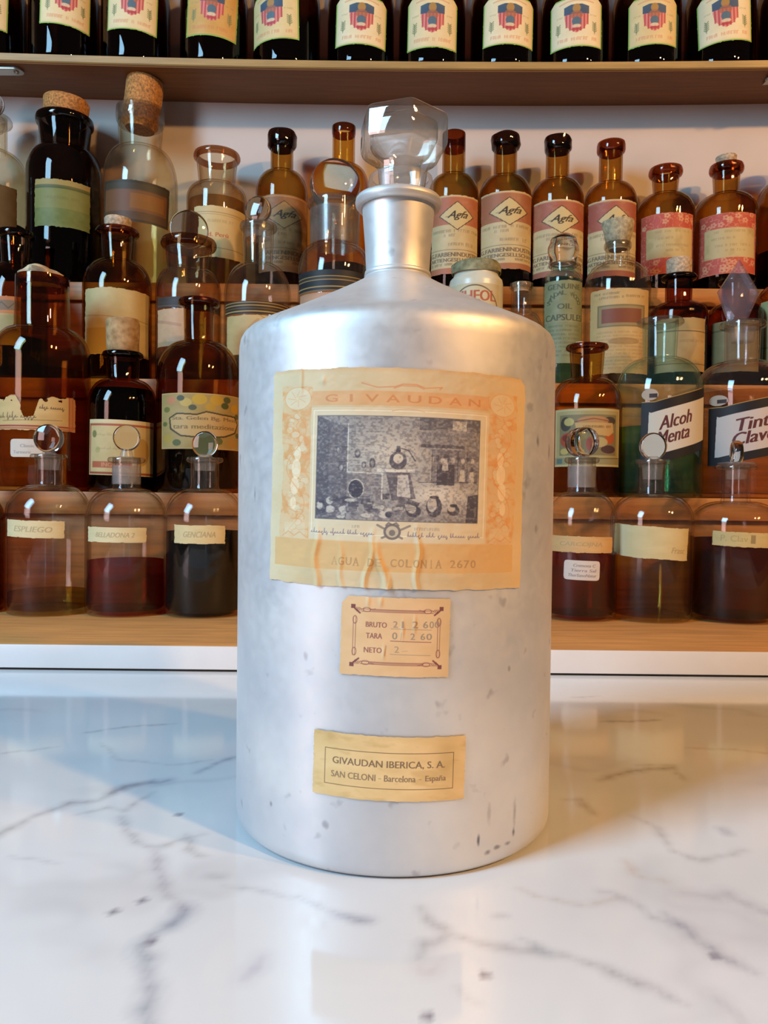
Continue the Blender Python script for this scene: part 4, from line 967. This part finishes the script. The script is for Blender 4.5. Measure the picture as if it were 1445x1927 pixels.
b = bottle('small clear corked vial between the cream pot and the green-labelled tube', 3, 980, 78, 622, 590, 38, 548, 535, 44, clear, liquid=None)
cork(b, 34, 36, 540, 533, 0, cork_p, seed=3)
b = bottle('slim pale green-labelled bottle with clear glass cap, before the third diamond-label bottle', 3, 1059, 72, 534, 514, 44, 506, 498, 54, aqua, name='capsule_bottle', liquid=(L_green, 600))
lathe('stopper', [(0, b.zt + .0002), (.0150, b.zt + .0002), (.0155, b.Z(488)), (.0163, b.Z(482)), (.0178, b.Z(474)), (.0178, b.Z(466)), (.0160, b.Z(460)), (.0145, b.Z(450)), (.009, b.Z(443)), (0, b.Z(441))], solid_glass('tinted_cap', (.90, .86, .84), .05), b.root, 40)
cv = Canvas(74, 160, (140, 150, 122), 1.3, 8, 71); ink = (74, 84, 66)
cv.text('GENUINE', 10, 8, 64, 18, ink, .85, bold=.6)
for i, chs in enumerate('SANDAL WOOD'):
    a = math.radians(200 + i * 14); x, y = 37 + 27 * math.cos(a), 52 + 27 * math.sin(a); cv.text(chs, x - 3.5, y - 4, x + 3.5, y + 4, ink, .8, bold=.5) if chs != ' ' else None
cv.text('OIL', 27, 46, 49, 56, ink, .85, bold=.6); cv.text('CAPSULES', 6, 66, 70, 78, ink, .9, bold=.8)
for k in range(8): cv.letters(12, 62, 90 + k * 8, 3.5, ink, .35, k)
cv.rect(0, 78, 74, 80, (170, 170, 140), .4); cv.tear(1, 12, 3)
put_label(b, cv, 1024, 1094, 526, 684)
b = bottle('clear bottle with a flared cork and tall tan label holding a red panel', 3, 1161, 122, 546, 496, 44, 474, 459, 50, clear, p=1.1)
cork(b, 42, 62, 461, 418, 0, plain('grey_cork', (196, 178, 140), .85, noise=.3, nscale=250, bump=.5), seed=6)
cv = Canvas(112, 168, (214, 184, 134), 1.3, 7, 72); ink = (130, 106, 76)
cv.letters(10, 52, 12, 4, ink, .6, 1); cv.letters(20, 60, 20, 4, ink, .6, 2); cv.letters(64, 100, 18, 4, ink, .6, 3)
cv.rect(16, 32, 100, 76, (150, 136, 104), .8); cv.frame(18, 34, 98, 74, (110, 100, 76), 1.4, .8); cv.rect(24, 40, 92, 68, (138, 78, 60), .95)
for k in range(11): cv.letters(16, 98, 88 + k * 7, 3, (160, 132, 94), .35, 20 + k)
cv.ell(62, 104, 26, 7, (150, 116, 76), .5); cv.tear(1, 14, 4)
put_label(b, cv, 1110, 1219, 541, 703)
b = bottle('dark brown bottle with an upright cork and tan label, behind the green-glass bottle', 3, 1276, 104, 596, 572, 48, 533, 520, 64, amber_d, liquid=(L_ink, 640))
cork(b, 44, 46, 524, 488, 0, cork_p, seed=14)
cv = Canvas(98, 110, (200, 172, 126), 1.25, 8, 73); cv.rect(0, 0, 98, 24, (176, 156, 112), .7); cv.line([(0, 26), (98, 28)], (90, 76, 56), 2, .8); cv.letters(40, 92, 50, 5, (140, 112, 76), .4, 3); cv.line([(0, 92), (98, 94)], (90, 76, 56), 1.6, .7); cv.tear(1, 12, 5)
put_label(b, cv, 1231, 1326, 597, 700)
b = bottle('dark brown bottle with a grey-green label, behind the pointed glass stopper', 3, 1383, 100, 600, 574, 48, 540, 527, 62, amber_d, liquid=(L_ink, 650))
cv = Canvas(92, 110, (140, 130, 96), 1.25, 8, 74); cv.rect(0, 18, 92, 22, (96, 88, 64), .7); cv.tear(1, 12, 6)
put_label(b, cv, 1338, 1428, 602, 700)
b = bottle('brown bottle with a pale green label cut by the right edge, third step', 3, 1486, 118, 575, 535, 50, 500, 480, 64, amber, liquid=(L_brown, 650))
cv = Canvas(100, 140, (184, 188, 146), 1.25, 8, 75); cv.line([(0, 100), (100, 100)], (120, 116, 80), 1.6, .7)
put_label(b, cv, 1431, 1540, 560, 686)

# ------------------------------------------------------------------ second row
b = bottle('big amber bottle with a torn handwritten label and crumpled paper in its mouth', 2, 80, 170, 676, 621, 98, 548, 524, 92, amber_l, w_nt=94, liquid=(L_amb, 700))
b.root['label'] = 'big orange-amber bottle with torn red-bordered handwritten label and crumpled paper in its mouth'
pap = lathe('paper_plug', [(0, -.006), (.016, -.006), (.020, .0005), (.0215, .004), (.017, .0075), (.010, .0105), (0, .0115)], plain('crumpled_paper', (222, 192, 150), .9, noise=.3, nscale=120, bump=1.0), b.root, 40, (0, 0, b.zt), (0, .09, 0), wob=.16, seed=5, angle=80)
cv = Canvas(168, 76, (218, 192, 142), 1.3, 8, 81); X, Y = cv.X, cv.Y; rd = (176, 92, 78)
cv.rect(0, 0, 168, 12, (190, 120, 96), .6); cv.frame(3, 3, 161, 72, rd, 3, .8); cv.rect(0, 66, 168, 69, (150, 60, 56), .9); cv.rect(152, 0, 168, 76, (200, 130, 90), .7); cv.line([(154, 2), (154, 74)], rd, 2, .8)
cv.scrawl(12, 92, 52, 12, (84, 68, 52), 1.3, .8, 3, n=10); cv.scrawl(100, 142, 34, 9, (84, 68, 52), 1.3, .8, 4, n=5); cv.line([(30, 58), (140, 55)], (84, 68, 52), 1, .6)
n = vnoise(cv.ny, cv.nx, 10, 5, 3); cv.cut((Y < 14 + (n - .5) * 22)); cv.cut((X > 58 + 10 * n + (Y - 20) * .25) & (X < 98 - (Y - 20) * .3) & (Y < 46 + 6 * n)); cv.tear(1.4, 14, 7)
put_label(b, cv, -10, 142, 733, 810, rot=math.radians(.5), label='torn red-bordered handwritten label')
cv = Canvas(64, 34, (222, 218, 224), 1.5, 2, 82); cv.text('Classic D', 20, 10, 56, 16, (150, 144, 160), .7, bold=.4); cv.text('Turmeric', 6, 22, 40, 28, (150, 144, 160), .7, bold=.4)
X, Y = cv.X, cv.Y; cv.cut(np.hypot(np.maximum(np.maximum(5 - X, X - 59), 0), np.maximum(np.maximum(5 - Y, Y - 29), 0)) > 5)
put_label(b, cv, 20, 84, 826, 860, name='small_sticker', label='small white printed sticker')
b = bottle('dark bottle with tall tan cork and red-bordered label, between two big amber bottles', 2, 231, 126, 768, 716, 58, 680, 665, 74, amber_d, w_nt=60, liquid=(L_ink, 735))
cork(b, 58, 62, 666, 602, 0, plain('tan_cork', (186, 150, 104), .85, noise=.35, nscale=160, bump=.5, rgb2=(140, 104, 62)), seed=4)
cv = Canvas(122, 106, (214, 196, 152), 1.3, 7, 83); rd = (170, 74, 58)
cv.rect(2, 8, 120, 12, rd, .8); cv.rect(2, 8, 5, 104, rd, .8); cv.rect(2, 100, 122, 104, (150, 66, 50), .9); cv.rect(0, 0, 122, 7, (228, 216, 184), .9); cv.ell(14, 28, 5, 7, (112, 120, 72), .8); cv.ell(22, 58, 5, 6, (176, 176, 120), .7); cv.rect(10, 80, 80, 92, (180, 84, 60), .8); cv.text('INGRE', 30, 82, 60, 90, (222, 180, 140), .7, bold=.4); cv.ell(96, 60, 14, 26, (176, 130, 54), .6)
for y in (30, 56): cv.scrawl(20, 70, y, 5, (170, 152, 110), .9, .5, y)
put_label(b, cv, 169, 288, 790, 895, rot=math.radians(1.5))
b = bottle('big brown round-shouldered bottle with black lip and a fruit-painted label', 2, 374, 154, 714, 645, 54, 584, 566, 76, amber, w_nt=56, liquid=(L_brown, 850))
cv = Canvas(142, 108, (176, 158, 108), 1.35, 8, 84)
for x, y, rr, c in ((20, 14, 8, (206, 140, 110)), (44, 18, 9, (206, 186, 112)), (64, 12, 11, (206, 176, 70)), (90, 12, 11, (204, 172, 62)), (80, 26, 8, (196, 166, 70)), (126, 26, 10, (206, 164, 52)), (108, 10, 7, (70, 88, 60)), (36, 10, 6, (66, 84, 76)), (104, 22, 7, (66, 84, 52)), (54, 28, 6, (76, 88, 80)), (12, 32, 6, (110, 116, 60)), (132, 40, 6, (84, 92, 50)), (14, 88, 9, (180, 160, 80)), (30, 96, 7, (80, 96, 60)), (70, 98, 9, (70, 96, 74)), (92, 92, 8, (90, 104, 60)), (120, 94, 10, (186, 150, 90)), (134, 78, 6, (84, 96, 56)), (8, 60, 5, (90, 104, 60))): cv.ell(x, y, rr, rr * .9, c, .85)
cv.poly([(16, 48), (30, 38), (60, 40), (74, 34), (98, 38), (126, 40), (136, 56), (128, 74), (104, 84), (70, 88), (36, 84), (18, 70)], (70, 64, 46), .9); cv.poly([(19, 49), (31, 41), (60, 43), (74, 37), (98, 41), (124, 43), (133, 56), (125, 72), (103, 81), (70, 85), (37, 81), (21, 68)], (208, 182, 134), .95)
cv.text('Sta. Gelen Bg. Mezc', 22, 45, 128, 54, (120, 104, 76), .85, bold=.6); cv.text('tara meditazione', 24, 60, 124, 69, (120, 104, 76), .85, bold=.6); cv.frame(1, 1, 141, 107, (206, 186, 140), 1.6, .8)
put_label(b, cv, 305, 449, 740, 845)
b = bottle('open amber bottle with a fruit and flower pattern label, right of the canister', 2, 1103, 130, 768, 714, 58, 664, 651, 78, amber_l, w_nt=64, liquid=(L_amb, 880))
cork(b, 14, 16, 653, 644, .1, cork_p, seed=7, dx=-.008)
cv = Canvas(122, 114, (178, 170, 128), 1.35, 7, 85); bk = (62, 60, 60)
cv.frame(3, 3, 119, 111, (206, 198, 156), 3, .9); cv.rect(12, 12, 112, 92, (122, 116, 92), .75)
for x, y, rx, ry, c in ((24, 30, 10, 14, bk), (98, 24, 12, 8, bk), (30, 26, 9, 8, (212, 200, 132)), (70, 24, 26, 9, (196, 150, 110)), (96, 80, 14, 8, (72, 44, 60)), (30, 62, 16, 15, (176, 74, 54)), (26, 58, 8, 7, (120, 50, 50)), (98, 58, 9, 12, (196, 90, 44)), (60, 78, 18, 9, (150, 140, 90)), (78, 66, 16, 10, (200, 190, 146)), (22, 84, 8, 6, (206, 190, 120)), (50, 88, 10, 5, bk)): cv.ell(x, y, rx, ry, c, .85)
cv.poly([(40, 28), (104, 28), (106, 46), (96, 54), (60, 50), (42, 40)], (208, 176, 122), .95); cv.letters(54, 100, 38, 4, (110, 80, 56), .7, 2); cv.line([(40, 26), (70, 20), (104, 26)], (120, 60, 50), 1.8, .7); cv.rect(0, 96, 122, 110, (150, 148, 120), .8); cv.rect(6, 98, 18, 108, (80, 120, 130), .8); cv.line([(60, 99), (120, 97)], (90, 84, 64), 1.6, .8)
put_label(b, cv, 1045, 1164, 768, 878, rot=math.radians(0))
# two apothecary bottles with black-framed painted panels
def c_apoth(l1, l2, off, bg=(222, 220, 222)):
    cv = Canvas(230, 176, (34, 32, 38), 1.35, 3, 90); X, Y = cv.X, cv.Y
    top = 34 - np.maximum(X - 40, 0) * .20; bot = 172 - np.maximum(X - 30, 0) * .20
    sl = lambda x: -.20 * max(x - 30, 0)
    cv.poly([(24, 56)] + [(x, 58 + sl(x)) for x in range(30, 231, 20)] + [(x, 152 + sl(x)) for x in range(230, 29, -20)] + [(20, 152)], bg)
    for t, x0, yy in ((l1, off, 101), (l2, off - 6, 133)):
        m = cv.tmask(t, x0, yy - 29, x0 + 20 * len(t), yy, .2); mm = np.minimum(m, np.roll(m, 1, 0)); b0 = mm.copy()
        for i in range(1, 5): mm[:, i:] = np.maximum(mm[:, i:], b0[:, :-i])
        mm = np.maximum(mm, m); sh = np.zeros_like(mm)
        for j in range(cv.nx):
            d = int(sl(j / cv.res) * cv.res); sh[:, j] = np.roll(mm[:, j], d)
        cv.mix(sh, (92, 40, 48), .95)
    # painted emblem above the left end: oval with a dark bar
    cv.ell(26, 18, 26, 13, (196, 178, 168)); cv.rect(24, 16, 48, 25, (60, 44, 48)); cv.line([(x, 34 - 12 * math.cos((x - 26) / 26 * 1.5) * 0 + 0) for x in (2, 40)] + [(230, 34 - 190 * .20)], (206, 172, 100), 2.2, .9)
    inside = ((X - 26) / 26) ** 2 + ((Y - 18) / 13) ** 2 < 1
    cv.cut((Y < top) & ~inside & (Y < 33 - np.maximum(X - 40, 0) * .20)); cv.cut(Y > bot)
    return cv
b = bottle('pale green glass bottle half full of green liquid with a black-framed "Alcoh Menta" panel', 2, 1240, 158, 742, 676, 60, 618, 603, 84, aqua, w_nt=64, liquid=(L_green, 806))
b.root['label'] = 'pale green bottle half full of green liquid, black-framed panel reading Alcoh Menta'
put_label(b, c_apoth('Alcoh', 'Menta', 54), 1206, 1372, 726, 880, name='painted_panel')
b = bottle('clear bottle with pointed flat stopper, black-framed panel reading Tint Clave', 2, 1395, 164, 740, 682, 60, 624, 608, 82, mauve, w_nt=62, liquid=(L_peach, 742))
put_label(b, c_apoth('Tint', 'Clave', 66, (214, 208, 218)), 1333, 1520, 736, 880, name='painted_panel')
# pointed flat stopper
P8 = at(1389, 550, b.Y); sc_ = b.Y / F_PX
out = [(0, 60), (38, -2), (20, -44), (13, -58), (-13, -58), (-22, -44), (-38, 0)]
bm = bmesh.new(); inn = [(x * .80, y * .80 - 1) for x, y in out]
rr = [[bm.verts.new((x * sc_, d, y * sc_)) for x, y in q] for q, d in ((inn, -.006), (out, -.0022), (out, .0022), (inn, .006))]
bm.faces.new(rr[0]); bm.faces.new(rr[3][::-1])
for a, c2 in zip(rr, rr[1:]):
    for k in range(7): bm.faces.new((a[k], a[(k + 1) % 7], c2[(k + 1) % 7], c2[k]))
o = from_bm('stopper', bm, glass('lilac_glass', (.86, .80, .84), .08, 2.0, haze=.14, hazec=(190, 172, 184), f0=.08), b.root, 20); o.location = (P8.x - b.x, 0, P8.z - b.z0)
lathe('stopper_plug', [(0, b.zt - .02), (b.rnt * .62, b.zt - .02), (b.rnt * .78, b.zt + .0002), (b.rnt * .6, b.zt + .0012), (0, b.zt + .0014)], frost, b.root, 32)

# ------------------------------------------------------------------ front row
b = bottle('brown glass bottle just inside the left edge of the front row', 1, -66, 138, 985, 925, 52, 875, 860, 68, amber_d)
b = bottle('clear stoppered bottle nearly empty, front row left, with a paper tape reading C-ESPLIEGO', 1, 92, 150, 968, 912, 50, 868, 856, 66, clear, liquid=(L_pale, 1112), p=.95)
b.root['label'] = 'clear ball-stoppered bottle with a little yellow liquid, leftmost full bottle of the front row'
disc(b, 54, 798, 852, .012, 0, plug=.014, bulge=.05)
put_label(b, c_tape(108, 34, 'ESPLIEGO', seed=3), 14, 122, 979, 1013, rot=math.radians(1.8), name='paper_tape')
b = bottle('clear disc-stoppered bottle one third full of dark red liquid, front row left', 1, 238, 148, 976, 920, 50, 876, 862, 68, clear, liquid=(L_red, 1054), p=.95)
disc(b, 50, 798, 850, .007, .2, plug=.022)
lathe('ground_collar', [(b.rn + .0004, b.zn + .004), (b.rnt + .0006, b.zl - .0005), (b.rnt, b.zl - .0005), (b.rn, b.zn + .004)], frost, b.root, 40)
put_label(b, c_tape(110, 30, 'BELLADONA 2', seed=5), 166, 276, 992, 1022, rot=math.radians(.8), name='paper_tape')
b = bottle('clear disc-stoppered bottle full of black liquid, touching the canister edge, front row', 1, 385, 148, 978, 920, 52, 876, 862, 68, clear, liquid=(L_black, 1000), p=.95)
disc(b, 50, 810, 862, .006, -.1, plug=.012)
put_label(b, c_tape(96, 36, 'GENCIANA', (230, 216, 176), seed=7), 328, 424, 988, 1024, rot=math.radians(.5), name='paper_tape')
b = bottle('bottle of plum-dark liquid with cut ball stopper and white sticker, right of the canister', 1, 1093, 134, 985, 926, 50, 876, 862, 64, clear, liquid=(L_plum, 1036), p=.95)
disc(b, 56, 804, 860, .020, .5, plug=.016, bulge=.05, mat=ball_glass)
lathe('ground_collar', [(b.rn + .0004, b.zn + .004), (b.rnt + .0006, b.zl - .0005), (b.rnt, b.zl - .0005), (b.rn, b.zn + .004)], frost, b.root, 40)
put_label(b, c_tape(130, 32, 'CARCOJNA', (222, 184, 134), seed=9), 1034, 1152, 1009, 1041, name='paper_tape', rot=math.radians(.8))
put_label(b, c_white_sticker(['Cremona C', 'Tierra Sal', 'TherSanoNatur']), 1061, 1128, 1055, 1092, name='small_sticker', rot=math.radians(1.5))
b = bottle('clear bottle of yellow-brown liquid with ring-like disc stopper and wide blank paper band', 1, 1226, 150, 980, 930, 50, 878, 866, 62, clear, liquid=(L_tea, 1000), p=.95)
disc(b, 52, 814, 866, .007, 0, plug=.018, bulge=.9)
cv = c_tape(138, 66, None, (222, 210, 170), seed=11); cv.text('Frasc', 104, 40, 128, 52, (176, 156, 118), .7, bold=.5, shear=.2); cv.mix(np.clip(1 - np.abs(cv.X - 20) / 20, 0, 1), (232, 226, 204), .6)
put_label(b, cv, 1156, 1294, 990, 1052, rot=math.radians(3), name='paper_tape')
b = bottle('clear bottle of near-black liquid with an edge-on disc stopper, right end of the front row', 1, 1383, 158, 985, 944, 50, 888, 876, 76, clear, liquid=(L_mauve, 1014), p=.95)
disc(b, 46, 828, 876, .0085, 1.35, plug=.013, flange=66)
cv = c_tape(118, 30, None, (216, 196, 144), seed=13); cv.text('P. Clav', 18, 8, 70, 20, (178, 160, 112), .6, bold=.4); cv.text('I', 76, 6, 84, 22, (150, 130, 96), .8, bold=1.2)
put_label(b, cv, 1340, 1448, 1001, 1030, rot=math.radians(2), name='paper_tape')
